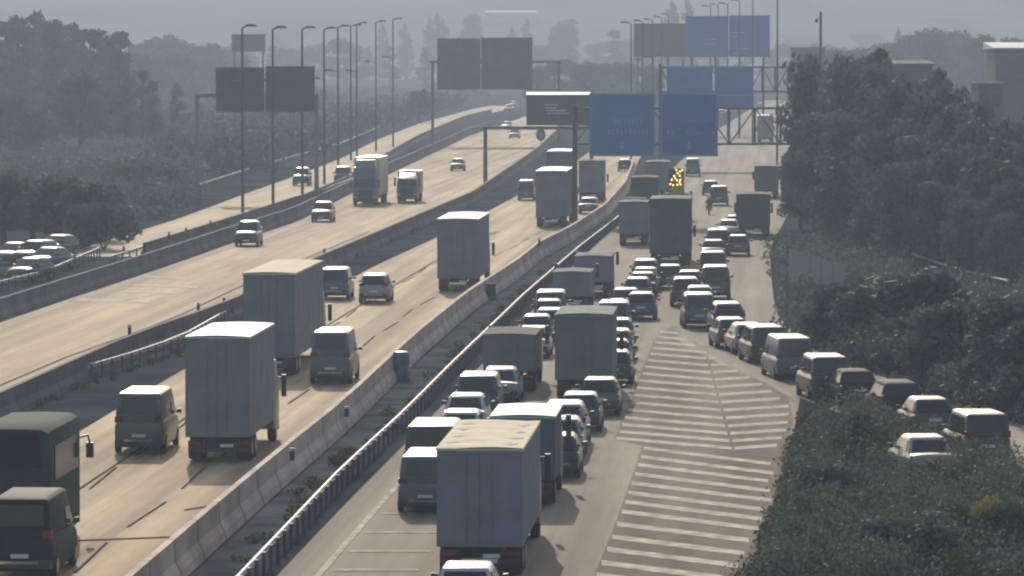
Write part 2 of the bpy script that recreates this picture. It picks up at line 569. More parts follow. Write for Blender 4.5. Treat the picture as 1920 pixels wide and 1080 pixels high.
WB = [(-0.04, 0.52), (0.0, 0.56), (-0.04, 0.61), (0.0, 0.66), (-0.04, 0.70), (0.0, 0.74), (-0.07, 0.74), (-0.10, 0.70), (-0.07, 0.66), (-0.10, 0.61), (-0.07, 0.56), (-0.09, 0.52)]
POST_ME = {}


def guard_rail(f, d0, d1, label, n_posts=90, h=0.0, gap=2.2, side=0.12):
    root = empty("guard_rail", (f(d0), d0, 0))
    inv = Vector((f(d0), d0, 0))
    mb = MB()
    n = max(2, int((d1 - d0) / 9.0))
    rings = [[(f(Y) + px - inv.x, Y - inv.y, pz + h) for px, pz in WB] for Y in [d0 + (d1 - d0) * i / n for i in range(n + 1)]]
    mb.loft(rings)
    mb.build("rail", M['galv'], root)
    if 'p' not in POST_ME:
        pm = MB()
        pm.box(-0.055, 0.055, -0.05, 0.05, -0.05, 0.78)
        o = pm.build("post", M['post'])
        POST_ME['p'] = o.data
        bpy.data.objects.remove(o)
    k = 0
    Y = d0 + 0.5
    rest = MB()
    while Y < d1:
        x = f(Y) + side
        if k < n_posts:
            o = bpy.data.objects.new("post", POST_ME['p'])
            COL.objects.link(o)
            o.parent = root
            o.location = (x - inv.x, Y - inv.y, 0)
        else:
            rest.box(x - inv.x - 0.055, x - inv.x + 0.055, Y - inv.y - 0.05, Y - inv.y + 0.05, 0, 0.78)
        k += 1
        Y += gap
    if rest.v:
        tag(rest.build("post_run", M['post'], root), kind="stuff")
    tag(root, label, "guard rail", "guard rails along the verges")
    return root


E_G4 = edge([(490, 1080), (640, 915), (760, 800), (850, 705), (985, 570), (1085, 480), (1150, 428), (1185, 398)])
E_G3 = edge([(50, 752), (150, 717), (250, 687), (340, 655), (430, 602), (460, 585), (590, 508), (700, 455), (800, 418), (880, 388)])
E_G1 = edge([(347, 366), (480, 322), (640, 276), (720, 240), (745, 229)])
E_G2 = edge([(253, 484), (400, 436), (575, 380), (690, 333)])
E_G0 = edge([(0, 548), (85, 527), (190, 480)])
guard_rail(E_G4, 118, 445, "pale guard rail along the left edge of the queueing road", 100)
guard_rail(E_G3, 214, 460, "guard rail on the verge between oncoming road and truck road")
guard_rail(E_G1, 490, 950, "thin guard rail on the far side of the pale side road", 60, gap=4)
guard_rail(E_G2, 355, 590, "guard rail on the dark bank below the side road", 60, gap=4)
guard_rail(E_G0, 300, 370, "short guard rail in front of the parked cars", 30)

# small marker posts standing on the barriers
mp_me = None
MARKS = [(243, 625, 20), (372, 582, 18), (608, 474, 12), (232, 467, 10), (317, 444, 12), (395, 421, 11), (1011, 458, 14), (548, 857, 22), (650, 775, 18), (420, 563, 10), (349, 431, 8)]
marker_txt = ["barrier right of the bus shaped dark coach's lane end", "", ""]
mm = MB()
mm.box(-0.09, 0.09, -0.06, 0.06, 0, 1.0)
mm.box(-0.1, 0.1, -0.065, 0.065, 0.78, 0.9, 1)
mo = mm.build("marker_post", [M['pole'], M['sign_rim']])
for i, (x, y, hpx) in enumerate(MARKS):
    o = mo if i == 0 else mo.copy()
    if i: COL.objects.link(o)
    p = G(x, y + 2, 1.1)
    s_ = FPX / p.y
    o.location = (p.x, p.y, 1.0)
    o.scale = (1, 1, hpx / s_ * 1.1)
    tag(o, ["marker post on the barrier beyond the left end of the lower guard rail", "marker post on the barrier left of the tall slate lorry roof", "marker post beside the oncoming road, right of the slate lorry roof",
            "leftmost marker post on the side road's dark edge", "marker post on the side road edge below the first lamp post", "marker post on the side road's edge right beside the first lamp post",
            "marker post on the truck road's barrier, lone upright above the queue", "marker post on the tan barrier beside the pale roofed lorry", "marker post on the tan barrier opposite the blue grey van",
            "marker post at the oncoming road's edge left of the slate lorry", "short marker post between two others on the side road edge"][i], "marker post", "marker posts on the barriers")

# blue drum and brown bin on the barrier
bm_ = MB()
p = G(752, 712)
bm_.loft([[(r * math.cos(a), r * math.sin(a), z) for a in [2 * math.pi * j / 14 for j in range(14)]] for r, z in ((0.36, 0), (0.42, 0.1), (0.42, 0.65), (0.38, 0.7), (0.42, 0.76), (0.42, 1.25), (0.34, 1.36), (0.12, 1.4))])
o = bm_.build("water_barrel", mat("faded_blue_plastic", (0.10, 0.17, 0.21), 0.5), smooth=40)
o.location = p
tag(o, "rounded blue grey crash drum standing by the truck road's barrier", "drum")
cb_ = MB()
p = G(921, 562)
cb_.box(-0.3, 0.3, -0.3, 0.3, 0, 0.95)
cb_.box(-0.34, 0.34, -0.34, 0.34, 0.951, 1.05)
cb_.box(-0.2, 0.2, -0.32, -0.301, 0.3, 0.8)
o = cb_.build("utility_cabinet", M['concrete_dark'])
o.location = p
tag(o, "small dark cabinet at the barrier right of the third lorry", "cabinet")

# ------------------------------------------------------------------ cars
TEMPL = []


def wheel_mesh(r, w):
    mb = MB()
    n = 16
    def ring(x, rr): return [(x, rr * math.cos(2 * math.pi * j / n), rr * math.sin(2 * math.pi * j / n)) for j in range(n)]
    mb.loft([ring(-w / 2, r * 0.62), ring(-w / 2, r * 0.92), ring(-w * 0.35, r), ring(w * 0.35, r), ring(w / 2, r * 0.92), ring(w / 2, r * 0.62)])
    mb.loft([ring(-w / 2 - 0.006, r * 0.2), ring(-w / 2 - 0.012, r * 0.58)], 1, caps=True)
    mb.loft([ring(w / 2 + 0.012, r * 0.58), ring(w / 2 + 0.006, r * 0.2)], 1, caps=True)
    return mb


def car_template(kind):
    P = dict(
        hatch=dict(L=4.05, W=1.76, H=1.48, belt=0.93, boot=0.10, rr=0.62, rf=2.2, bf=3.02, hood=0.86),
        sedan=dict(L=4.5, W=1.8, H=1.45, belt=0.92, boot=0.62, rr=1.25, rf=2.65, bf=3.45, hood=0.84),
        suv=dict(L=4.5, W=1.85, H=1.68, belt=1.05, boot=0.08, rr=0.45, rf=2.55, bf=3.3, hood=1.0),
        mpv=dict(L=4.4, W=1.84, H=1.85, belt=1.08, boot=0.05, rr=0.22, rf=2.75, bf=3.55, hood=1.02),
        van=dict(L=5.3, W=2.0, H=2.3, belt=1.25, boot=0.03, rr=0.12, rf=3.7, bf=4.5, hood=1.15))[kind]
    L, W, H, belt, hood = P['L'], P['W'], P['H'], P['belt'], P['hood']
    w = W / 2
    root = empty("car")
    # lower body
    mb = MB()
    def ring(y, ww, zl, zt):
        pts = [(ww * 0.86, zl), (ww * 0.97, zl + 0.12), (ww, zl + (zt - zl) * 0.5), (ww * 0.985, zl + (zt - zl) * 0.78), (ww * 0.90, zt - 0.02), (ww * 0.6, zt + 0.015), (0, zt + 0.03)]
        full = pts + [(-a, b) for a, b in reversed(pts[:-1])]
        return [(a, y, b) for a, b in full]
    st = [ring(0.0, w * 0.90, 0.42, belt - 0.10), ring(0.05, w * 0.95, 0.30, belt - 0.03), ring(0.35, w * 0.99, 0.24, belt), ring(L * 0.3, w, 0.20, belt),
          ring(P['bf'] - 0.05, w, 0.20, belt - 0.01), ring(P['bf'] + (L - P['bf']) * 0.6, w * 0.98, 0.22, hood), ring(L - 0.12, w * 0.90, 0.28, hood - 0.14), ring(L, w * 0.80, 0.40, hood - 0.26)]
    mb.loft(st)
    # greenhouse
    wb, wr = w * 0.93, w * (0.74 if kind not in ('van', 'mpv') else 0.84)
    zb = belt - 0.01
    b0 = [(-wb, P['boot'] + 0.02, zb), (wb, P['boot'] + 0.02, zb), (wb, P['bf'], zb), (-wb, P['bf'], zb)]
    t0 = [(-wr, P['rr'], H - 0.11), (wr, P['rr'], H - 0.11), (wr, P['rf'], H - 0.08), (-wr, P['rf'], H - 0.08)]
    mb.hexa(b0, t0)
    wi, wj = wr - 0.05, wr - 0.14
    c1 = [(-wi, P['rr'] + 0.07, H - 0.055), (wi, P['rr'] + 0.07, H - 0.055), (wi, P['rf'] - 0.10, H - 0.03), (-wi, P['rf'] - 0.10, H - 0.03)]
    c2 = [(-wj, P['rr'] + 0.30, H), (wj, P['rr'] + 0.30, H), (wj, P['rf'] - 0.34, H + 0.01), (-wj, P['rf'] - 0.34, H + 0.01)]
    mb.hexa([(x, y, z + 0.001) for x, y, z in t0], c1)
    mb.hexa([(x, y, z + 0.001) for x, y, z in c1], c2)
    body = mb.build("body", PM['grey'], root, smooth=38, bevel=0.03)
    V = lambda t: Vector(t)

    def pane(a, b, c, d, iu, iv0, iv1, name, m, off=0.03):
        a, b, c, d = V(a), V(b), V(c), V(d)
        def q(u, v): return (a * (1 - u) + b * u) * (1 - v) + (d * (1 - u) + c * u) * v
        nrm = (b - a).cross(d - a).normalized()
        pts = [q(iu, iv0), q(1 - iu, iv0), q(1 - iu, iv1), q(iu, iv1)]
        g = MB()
        g.hexa([p + nrm * off * 0.2 for p in pts], [p + nrm * off for p in pts])
        return g.build(name, m, root)
    i0 = 0.30 if kind == 'van' else 0.10
    pane(b0[0], b0[1], t0[1], t0[0], 0.09, i0, 0.90, "rear_window", M['glass'])
    pane(b0[2], b0[3], t0[3], t0[2], 0.06, 0.06, 0.92, "windscreen", M['glass'])
    if kind == 'van':
        for sx in (1, -1):
            a, b, c, d = ((wb, 3.0, zb), (wb, P['bf'] - 0.1, zb), (wr + (wb - wr) * 0.3, P['rf'] + 0.1, H - 0.5), (wr + (wb - wr) * 0.3, 3.0, H - 0.5))
            pts = [(x * sx, y, z) for x, y, z in (a, b, c, d)]
            if sx < 0: pts = [pts[1], pts[0], pts[3], pts[2]]
            pane(*pts, 0.04, 0.05, 0.95, "side_window", M['glass'])
    else:
        pane(b0[1], b0[2], t0[2], t0[1], 0.10, 0.12, 0.88, "side_window", M['glass'])
        pane(b0[3], b0[0], t0[0], t0[3], 0.10, 0.12, 0.88, "side_window", M['glass'])
    g = MB()
    g.box(-w * 0.93, w * 0.93, -0.10, 0.12, 0.34, 0.58)
    g.hexa([(-w * 0.58, -0.112, 0.47), (w * 0.58, -0.112, 0.47), (w * 0.58, 0.1, 0.47), (-w * 0.58, 0.1, 0.47)], [(-w * 0.58, -0.135, 0.565), (w * 0.58, -0.135, 0.565), (w * 0.58, 0.1, 0.565), (-w * 0.58, 0.1, 0.565)], 1)
    g.build("rear_bumper", [M['plastic'], M['ledge']], root, smooth=40, bevel=0.008)
    g = MB()
    g.box(-w * 0.86, w * 0.86, L - 0.14, L + 0.08, 0.28, 0.50)
    g.box(-w * 0.5, w * 0.5, L + 0.0, L + 0.095, 0.505, 0.535, 1)
    g.build("front_bumper", [M['plastic'], M['ledge']], root, smooth=40, bevel=0.02)
    g = MB(); g.box(-0.26, 0.26, -0.03, 0.02, 0.64, 0.75)
    g.build("number_plate", M['plate'], root)
    g = MB(); g.box(-0.26, 0.26, L + 0.03, L + 0.09, 0.36, 0.47)
    g.build("number_plate", M['plate'], root)
    for sx in (-1, 1):
        g = MB()
        zt = belt - 0.05 if kind in ('hatch', 'sedan') else belt + 0.15
        g.hexa([(sx * w * 0.62, 0.01, zt - 0.24), (sx * w * 0.95, 0.06, zt - 0.24), (sx * w * 0.95, 0.2, zt - 0.24), (sx * w * 0.62, 0.2, zt - 0.24)],
               [(sx * w * 0.68, 0.01, zt), (sx * w * 0.95, 0.06, zt), (sx * w * 0.95, 0.2, zt), (sx * w * 0.68, 0.2, zt)])
        g.build("tail_light", M['tail'], root, bevel=0.015)
        g = MB()
        g.hexa([(sx * w * 0.45, L - 0.2, hood - 0.36), (sx * w * 0.80, L - 0.28, hood - 0.36), (sx * w * 0.80, L - 0.04, hood - 0.36), (sx * w * 0.45, L + 0.02, hood - 0.36)],
               [(sx * w * 0.45, L - 0.3, hood - 0.19), (sx * w * 0.86, L - 0.4, hood - 0.16), (sx * w * 0.86, L - 0.14, hood - 0.18), (sx * w * 0.45, L - 0.06, hood - 0.22)])
        g.build("headlight", M['head'], root, bevel=0.015)
        g = MB()
        ym = P['bf'] - 0.55
        g.hexa([(sx * (w - 0.02), ym, belt + 0.02), (sx * (w + 0.20), ym + 0.02, belt + 0.02), (sx * (w + 0.20), ym + 0.14, belt + 0.02), (sx * (w - 0.02), ym + 0.16, belt + 0.02)],
               [(sx * (w + 0.02), ym, belt + 0.16), (sx * (w + 0.18), ym + 0.02, belt + 0.18), (sx * (w + 0.18), ym + 0.12, belt + 0.18), (sx * (w + 0.02), ym + 0.14, belt + 0.16)])
        g.build("wing_mirror", PM['dark'], root, bevel=0.02)
        r = 0.31 if kind not in ('van', 'suv') else 0.35
        for yw in (0.78, L - 0.82):
            o = wheel_mesh(r, 0.21).build("wheel", [M['tyre'], M['rim']], root, smooth=40)
            o.location = (sx * (w - 0.10), yw, r)
    root["_L"], root["_H"], root["_rr"] = L, H, P['rr'] + 0.08
    TEMPL.append(root)
    return root


CT = {k: car_template(k) for k in ('hatch', 'sedan', 'suv', 'mpv', 'van')}
CPAR = {k: (t["_L"], t["_H"], t["_rr"]) for k, t in CT.items()}
for t in CT.values():
    for k in ("_L", "_H", "_rr"):
        del t[k]
index_kids()
HEAD = -math.atan(0.0541)       # z rotation for vehicles driving away from the camera


def car(kind, xc, y, color, label, mode='top', rz=HEAD, group="cars in the traffic queue", cat="car", s=1.0, front=False, zs=1.0):
    """mode 'top': (xc, y) is the pixel of the rear roof edge; 'foot': pixel where the near end meets the road"""
    s *= 1.03
    zs *= 1.06
    L, H, rr = CPAR[kind]
    L, H, rr = L * s, H * s * zs, rr * s
    fw = Vector((-math.sin(rz), math.cos(rz), 0))
    if mode == 'top':
        p = G(xc, y, H)
        p.z = 0
        near = p - fw * (0 if front else rr)
        if front:
            near = p + fw * (L - (L * 0.6))
    else:
        near = G(xc, y, 0)
    o = copy_tree(CT[kind])
    o.name = {'van': "panel_van", 'mpv': "people_carrier", 'suv': "off_road_car", 'sedan': "saloon_car", 'hatch': "hatchback_car"}[kind]
    if front:
        o.rotation_euler = (0, 0, rz + math.pi)
        base = near + fw * L
        o.location = (base.x, base.y, 0.02)
    else:
        o.rotation_euler = (0, 0, rz)
        o.location = (near.x, near.y, 0.02)
    o.scale = (s, s, s * zs)
    tag(o, label, cat, group)
    CARS.append((o, PM[color]))
    return o


CARS = []
Q = "vehicles in the traffic queue"
# ---- left lane of the queue, near to far
car('hatch', 873, 1062, 'white', "car whose roof just shows at the photo's bottom edge behind the beige roofed lorry", group=Q)
car('van', 797, 965, 'slate', "slate van with pale bumper strip beside the beige roofed lorry, nearest in the left lane", mode='foot', group=Q, cat="van", s=0.95, zs=0.85)
car('van', 808, 797, 'dark', "dark van ahead of the slate van, left of the beige lorry roof", group=Q, cat="van", zs=0.96)
car('sedan', 874, 740, 'white', "white saloon with bright roof and boot just above the beige lorry roof", group=Q)
car('hatch', 864, 771, 'white', "white hatchback tucked behind the white saloon, just above the dark van", group=Q)
car('mpv', 895, 703, 'blue', "bluish people carrier ahead of the white saloon next to the guard rail", group=Q)
car('sedan', 938, 690, 'silver', "silver saloon between the bluish people carrier and the grey box lorry", group=Q)
car('sedan', 999, 613, 'white', "pale striped looking saloon just ahead of the grey box lorry", group=Q)
car('hatch', 1005, 591, 'maroon', "maroon hatchback with glinting roof left of the dark green lorry's top corner", group=Q)
car('hatch', 1031, 579, 'silver', "silver hatchback peeping over the dark green lorry's left top edge", group=Q)
car('hatch', 1029, 562, 'green', "greenish hatchback second ahead of the maroon hatchback by the guard rail", group=Q)
car('mpv', 1031, 546, 'grey', "grey people carrier directly behind the pale edged box van", group=Q)
# ---- middle lane
car('hatch', 1043, 815, 'dark', "dark hatchback half hidden right of the small box lorry", group=Q)
car('hatch', 1052, 784, 'silver', "silver hatchback between the small dark hatchback and the silver off road car", group=Q)
car('suv', 1057, 756, 'silver', "silver off road car with pale roof rack line beside the small box lorry", group=Q)
car('hatch', 1087, 738, 'teal', "teal hatchback with bright white roof edge, second behind the dark green lorry", group=Q)
car('hatch', 1124, 710, 'green', "green grey hatchback right behind the dark green lorry's right corner", group=Q)
car('sedan', 1150, 637, 'dark', "dark saloon squeezed beside the dark green lorry's right flank", group=Q)
car('hatch', 1151, 658, 'teal', "teal hatchback nearest beside the dark green lorry's right flank", group=Q)
car('hatch', 1155, 618, 'grey', "grey hatchback between the dark saloon and the blue hatchback by the green lorry", group=Q)
car('hatch', 1157, 598, 'blue', "blue hatchback ahead of the dark saloon right of the green lorry's top", group=Q)
car('mpv', 1150, 566, 'slate', "slate people carrier with bright roof edge above the dark green lorry", group=Q)
car('hatch', 1202, 549, 'blue', "blue hatchback right of the slate people carrier with a white roof edge", group=Q)
car('sedan', 1173, 541, 'maroon', "maroon saloon with ring shaped roof glint in the middle lane", group=Q)
car('hatch', 1195, 521, 'grey', "grey hatchback with a white glint on its roof's left corner", group=Q)
car('sedan', 1205, 511, 'dark', "dark saloon third from the back of the teal works lorry", group=Q)
car('sedan', 1210, 502, 'silver', "silver saloon second from the back of the teal works lorry", group=Q)
car('suv', 1210, 487, 'grey', "grey off road car with curved bright roof at the teal lorry's lower left", group=Q)
car('hatch', 1256, 497, 'dark', "dark hatchback directly under the tail of the teal works lorry", group=Q)
# ---- merging lane, far to near
car('mpv', 1342, 499, 'teal', "tall teal people carrier with its own right mirror showing, in the merging lane", rz=HEAD + 0.02, group=Q, zs=1.08)
car('hatch', 1294, 508, 'dark', "dark hatchback left of the tall teal people carrier", rz=HEAD + 0.03, group=Q)
car('suv', 1286, 521, 'maroon', "maroon off road car with white roof corner at the merging lane's left", rz=HEAD + 0.03, group=Q)
car('hatch', 1312, 537, 'beige', "beige hatchback with lit roof behind the tall teal people carrier", rz=HEAD + 0.05, group=Q)
car('mpv', 1312, 551, 'green', "greenish people carrier at the tip of the hatched paving", rz=HEAD + 0.07, group=Q)
car('suv', 1366, 568, 'grey', "grey off road car with double bright roof line right of the greenish people carrier", rz=HEAD + 0.10, group=Q)
car('hatch', 1373, 597, 'grey', "grey hatchback with bright frame lines above the hatched paving's edge", rz=HEAD + 0.14, group=Q)
car('hatch', 1405, 607, 'beige', "beige framed hatchback between a grey hatchback and a dark people carrier", rz=HEAD + 0.16, group=Q)
car('mpv', 1440, 612, 'dark', "dark people carrier with low white bumper strip on the slip road", rz=HEAD + 0.16, group=Q, zs=0.95)
car('van', 1490, 633, 'slate', "slate van with two bright roof lines on the slip road", rz=HEAD + 0.16, group=Q, cat="van", s=0.92, zs=0.9)
car('mpv', 1556, 668, 'dark', "dim dark people carrier behind the slate van with two bright roof lines", rz=HEAD + 0.16, group=Q)  # tree shade on the slip road cars is put into their dark paint
car('hatch', 1607, 695, 'black', "dark hatchback in shade, third from the bend of the slip road", rz=HEAD + 0.17, group=Q)
car('suv', 1690, 717, 'black', "dark off road car with pale left pillar deep in the slip road's shade", rz=HEAD + 0.17, group=Q)
car('hatch', 1747, 747, 'dark', "dark hatchback whose roof glints beside the shaded bushes", rz=HEAD + 0.17, group=Q)
car('mpv', 1850, 775, 'dark', "dark people carrier with long white roof line at far right of the slip road", rz=HEAD + 0.18, group=Q)
car('sedan', 1738, 818, 'beige', "beige saloon with broad lit tail, lowest on the slip road among bushes", rz=HEAD + 0.18, group=Q)
# ---- further up the queue
car('mpv', 1336, 472, 'dark', "dark people carrier ahead of the tall teal people carrier, first gap in the far queue", group=Q)
car('sedan', 1338, 450, 'dark', "dark saloon with white boot line right of the teal works lorry", group=Q)
car('hatch', 1384, 441, 'grey', "grey hatchback directly behind the dark teal box lorry at the road's right", group=Q)
car('mpv', 1346, 430, 'maroon', "maroon grey people carrier right of the teal works lorry", group=Q)
car('sedan', 1367, 412, 'white', "white saloon with bright double roof line left of the dark box lorry", group=Q)
car('hatch', 1379, 404, 'silver', "silver hatchback touching the dark box lorry's left edge", group=Q)
car('mpv', 1348, 386, 'green', "round backed greenish people carrier alone on bright paving", mode='foot', group=Q)
car('hatch', 1332, 339, 'dark', "dark hatchback just ahead of the round backed people carrier", group=Q)
car('van', 1299, 331, 'grey', "grey van under the right blue sign's lower edge", mode='foot', group=Q, cat="van", s=0.9)
car('hatch', 1352, 218, 'white', "white car glinting just right of the blue sign panel", mode='foot', group=Q)
car('sedan', 1366, 214, 'silver', "silver car ahead of the glinting white one beside the blue sign", mode='foot', group=Q)
car('hatch', 1425, 204, 'white', "tiny white car at the top beam of the sign truss", mode='foot', group=Q)
# ---- central road
CR = "vehicles on the central truck road"
car('van', 260, 853, 'green', "dark green van with pale bumper strip, nearest left on the truck road", mode='foot', group=CR, cat="van", s=0.98)
car('van', 38, 934, 'black', "dark van at the bottom left corner, cut by the frame", group=CR, cat="van")
car('van', 619, 722, 'slate', "blue grey van right of the slate lorry with round roof edge", mode='foot', group=CR, cat="van", s=0.97, zs=1.05)
car('mpv', 626, 563, 'slate', "slate people carrier with white bumper strip left of the white estate", mode='foot', group=CR)
car('suv', 700, 570, 'silver', "silver off road car with glinting roof and white bumper between two lorries", mode='foot', group=CR)
car('van', 986, 376, 'green', "small green van left of the white topped lorry", mode='foot', group=CR, cat="van", s=0.85)
car('sedan', 1102, 402, 'slate', "slate car with white roof half hidden behind the truck road's barrier", mode='foot', group=CR)
car('hatch', 1171, 322, 'dark', "tiny dark car on the bright patch below the left blue sign", mode='foot', group=CR)
# ---- oncoming road
OC = "vehicles on the oncoming road"
car('suv', 461, 463, 'dark', "dark off road car driving towards us, nearest on the oncoming road", mode='foot', front=True, group=OC, zs=1.1)
car('suv', 602, 417, 'dark', "dark car with glinting bonnet left of the oncoming lorry", mode='foot', front=True, group=OC)
car('hatch', 857, 321, 'grey', "grey car alone in mid road beyond the oncoming lorries", mode='foot', front=True, group=OC)
car('hatch', 964, 260, 'silver', "silver car left of the round sign's back", mode='foot', front=True, group=OC)
car('sedan', 950, 243, 'dark', "farthest dark car on the oncoming road under the dark display board", mode='foot', front=True, group=OC)
SR = "vehicles on the side road"
car('suv', 563, 349, 'dark', "dark off road car with white glints between lamp posts on the side road", mode='foot', front=True, group=SR, zs=1.15)
car('mpv', 640, 345, 'maroon', "dull brown people carrier left of the oncoming lorry on the side road", mode='foot', front=True, group=SR)
car('hatch', 951, 208, 'white', "white car on the crest of the side road", mode='foot', front=True, group=SR)
car('hatch', 962, 201, 'silver', "silver car behind the white one on the side road's crest", mode='foot', front=True, group=SR)
PK = "parked cars in the shade at left"
car('suv', 38, 500, 'dark', "parked dark off road car with bright roof rail, second from left among trees", mode='foot', front=True, rz=HEAD - 0.35, group=PK)
car('hatch', 84, 482, 'dark', "parked dark hatchback with star like glints, rearmost of the parked cars", mode='foot', front=True, rz=HEAD - 0.35, group=PK)
car('sedan', 66, 507, 'slate', "parked slate saloon with one bright bonnet glint, nearest the hedge", mode='foot', front=True, rz=HEAD - 0.35, group=PK)
car('hatch', 30, 530, 'dark', "parked dark car with bright grille bars behind the short guard rail", mode='foot', front=True, rz=HEAD - 0.35, group=PK)
car('sedan', 0, 497, 'grey', "parked grey saloon cut by the photo's left edge", mode='foot', front=True, rz=HEAD - 0.35, group=PK)

for o, pm in CARS:
    for ch in o.children:
        if ch.name.startswith("body"):
            ch.material_slots[0].link = 'OBJECT'
            ch.material_slots[0].material = pm


# ------------------------------------------------------------------ lorries
def lorry(name, W, H, LB, body, roof, label, near=None, rz=HEAD, group=Q, front=False, zf=0.95, cab_col='grey', roof_rim=None, bar=True, cat="lorry", sag=0.0, cab_h=None):
    """box or trailer lorry; origin at the rear end on the ground, +Y forward"""
    root = empty(name)
    fw = Vector((-math.sin(rz), math.cos(rz), 0))
    cabL = 2.1
    tot = LB + 0.5 + cabL
    if front:
        b = near + fw * tot
        root.location = (b.x, b.y, 0.015)
        root.rotation_euler = (0, 0, rz + math.pi)
    else:
        root.location = (near.x, near.y, 0.015)
        root.rotation_euler = (0, 0, rz)
    w = W / 2
    g = MB()
    g.box(-w, w, 0.0, LB, zf, H - 0.06)
    n = max(3, int(LB / 1.2))
    for i in range(1, n):                     # side ribs
        y = LB * i / n
        for sx in (-1, 1):
            x0, x1 = sorted((sx * w, sx * (w + 0.01)))
            g.box(x0, x1, y - 0.02, y + 0.02, zf + 0.05, H - 0.2)
    g.build("cargo_box", body, root)
    # roof sheet, slightly sagging between its bows
    r = MB()
    nx, ny = 6, max(6, int(LB / 0.7))
    top = [[(-w - 0.02 + (W + 0.04) * i / nx, LB * j / ny - 0.01, H - 0.05 + 0.05 * math.sin(math.pi * i / nx) - sag * (0.5 + 0.5 * math.cos(j * 1.9 + i * 0.6)) * (0 < i < nx))
            for i in range(nx + 1)] for j in range(ny + 1)]
    for j in range(ny):
        for i in range(nx):
            r.face([top[j][i], top[j][i + 1], top[j + 1][i + 1], top[j + 1][i]])
    r.box(-w - 0.03, w + 0.03, -0.03, LB + 0.02, H - 0.13, H - 0.062)
    r.build("roof", roof, root)
    d = MB()
    d.box(-w + 0.04, -0.015, -0.035, -0.002, zf + 0.06, H - 0.25)
    d.box(0.015, w - 0.04, -0.035, -0.002, zf + 0.06, H - 0.25)
    for x in (-w * 0.3, w * 0.3):
        d.tube([(x, -0.05, zf + 0.1), (x, -0.05, H - 0.3)], 0.013, 6)
    d.build("rear_doors", body, root)
    if roof_rim:
        q = MB()
        q.box(-w, w, -0.06, -0.031, H - 0.17, H - 0.07)
        q.build("roof_rim", roof_rim, root)
    c = MB()
    c.box(-w * 0.45, w * 0.45, 0.3, LB + 0.4, 0.72, zf - 0.005)
    c.box(-w * 0.9, w * 0.9, 0.25, 0.4, 0.5, 0.71)
    for sx in (-1, 1):
        x0, x1 = sorted((sx * w * 0.5, sx * w * 0.56))
        c.box(x0, x1, 3.2, min(LB - 2, 6.5), 0.5, zf - 0.02)
    c.build("chassis", M['chassis'], root)
    u = MB()
    u.box(-w * 0.92, w * 0.92, 0.02, 0.14, 0.42, 0.60)
    if bar:
        u.box(-w * 0.42, w * 0.42, -0.03, 0.019, 0.47, 0.60, 1)
    u.box(0.1, 0.62, -0.012, 0.019, 0.62, 0.74, 2)
    for x in (-w * 0.8, w * 0.8): u.box(x - 0.14, x + 0.14, -0.012, 0.019, 0.46, 0.56, 3)
    u.build("underrun_bar", [M['plastic'], M['ledge'], M['plate'], M['tail']], root)
    for sx in (-1, 1):
        t = MB()
        x0, x1 = sorted((sx * w * 0.55, sx * w * 0.92))
        t.box(x0, x1, -0.02, 0.09, 0.68, 0.86)
        t.build("tail_light", M['tail'], root)
        t = MB()
        x0, x1 = sorted((sx * w * 0.52, sx * w * 0.95))
        t.box(x0, x1, 0.42, 0.45, 0.15, 0.7)
        t.build("mud_flap", M['chassis'], root)
    wy = [1.3, 2.6] if LB > 9 else [1.6]
    for y in wy + [LB + 1.3]:
        for sx in (-1, 1):
            o = wheel_mesh(0.5, 0.32 if y > LB else 0.5).build("wheel", [M['tyre'], M['rim']], root, smooth=40)
            o.location = (sx * (w - (0.22 if y > LB else 0.3)), y, 0.5)
    # cab
    ch = cab_h or min(3.3, H - 0.35)
    k = MB()
    y0, y1 = LB + 0.45, LB + 0.5 + cabL
    k.hexa([(-w * 0.96, y0, 0.55), (w * 0.96, y0, 0.55), (w * 0.94, y1, 0.45), (-w * 0.94, y1, 0.45)],
           [(-w * 0.96, y0, 1.75), (w * 0.96, y0, 1.75), (w * 0.95, y1 + 0.02, 1.75), (-w * 0.95, y1 + 0.02, 1.75)])
    k.hexa([(-w * 0.96, y0, 1.752), (w * 0.96, y0, 1.752), (w * 0.95, y1 + 0.02, 1.752), (-w * 0.95, y1 + 0.02, 1.752)],
           [(-w * 0.9, y0, ch), (w * 0.9, y0, ch), (w * 0.88, y1 - 0.35, ch), (-w * 0.88, y1 - 0.35, ch)])
    k.hexa([(-w * 0.85, y0, ch + 0.002), (w * 0.85, y0, ch + 0.002), (w * 0.83, y1 - 0.5, ch + 0.002), (-w * 0.83, y1 - 0.5, ch + 0.002)],
           [(-w * 0.8, y0, H - 0.2), (w * 0.8, y0, H - 0.2), (w * 0.7, y0 + 0.5, H - 0.25), (-w * 0.7, y0 + 0.5, H - 0.25)])
    cab = k.build("cab", PM[cab_col], root, smooth=40, bevel=0.05)
    q = MB()
    h1 = min(ch - 0.15, 2.75)
    t_ = (h1 - 1.75) / (ch - 1.75)
    q.hexa([(-w * 0.86, y1 + 0.03, 1.8), (w * 0.86, y1 + 0.03, 1.8), (w * 0.86, y1 + 0.045, 1.8), (-w * 0.86, y1 + 0.045, 1.8)],
           [(-w * 0.82, y1 + 0.03 - 0.37 * t_, h1), (w * 0.82, y1 + 0.03 - 0.37 * t_, h1), (w * 0.82, y1 + 0.05 - 0.37 * t_, h1), (-w * 0.82, y1 + 0.05 - 0.37 * t_, h1)])
    q.build("windscreen", M['glass'], cab)
    q = MB()
    q.box(-w * 0.6, w * 0.6, y1 + 0.03, y1 + 0.06, 0.95, 1.6)
    q.build("grille", M['plastic'], cab)
    q = MB()
    q.box(-w * 0.94, w * 0.94, y1 - 0.1, y1 + 0.12, 0.4, 0.72)
    q.box(-w * 0.55, w * 0.55, y1 + 0.0, y1 + 0.13, 0.722, 0.76, 1)
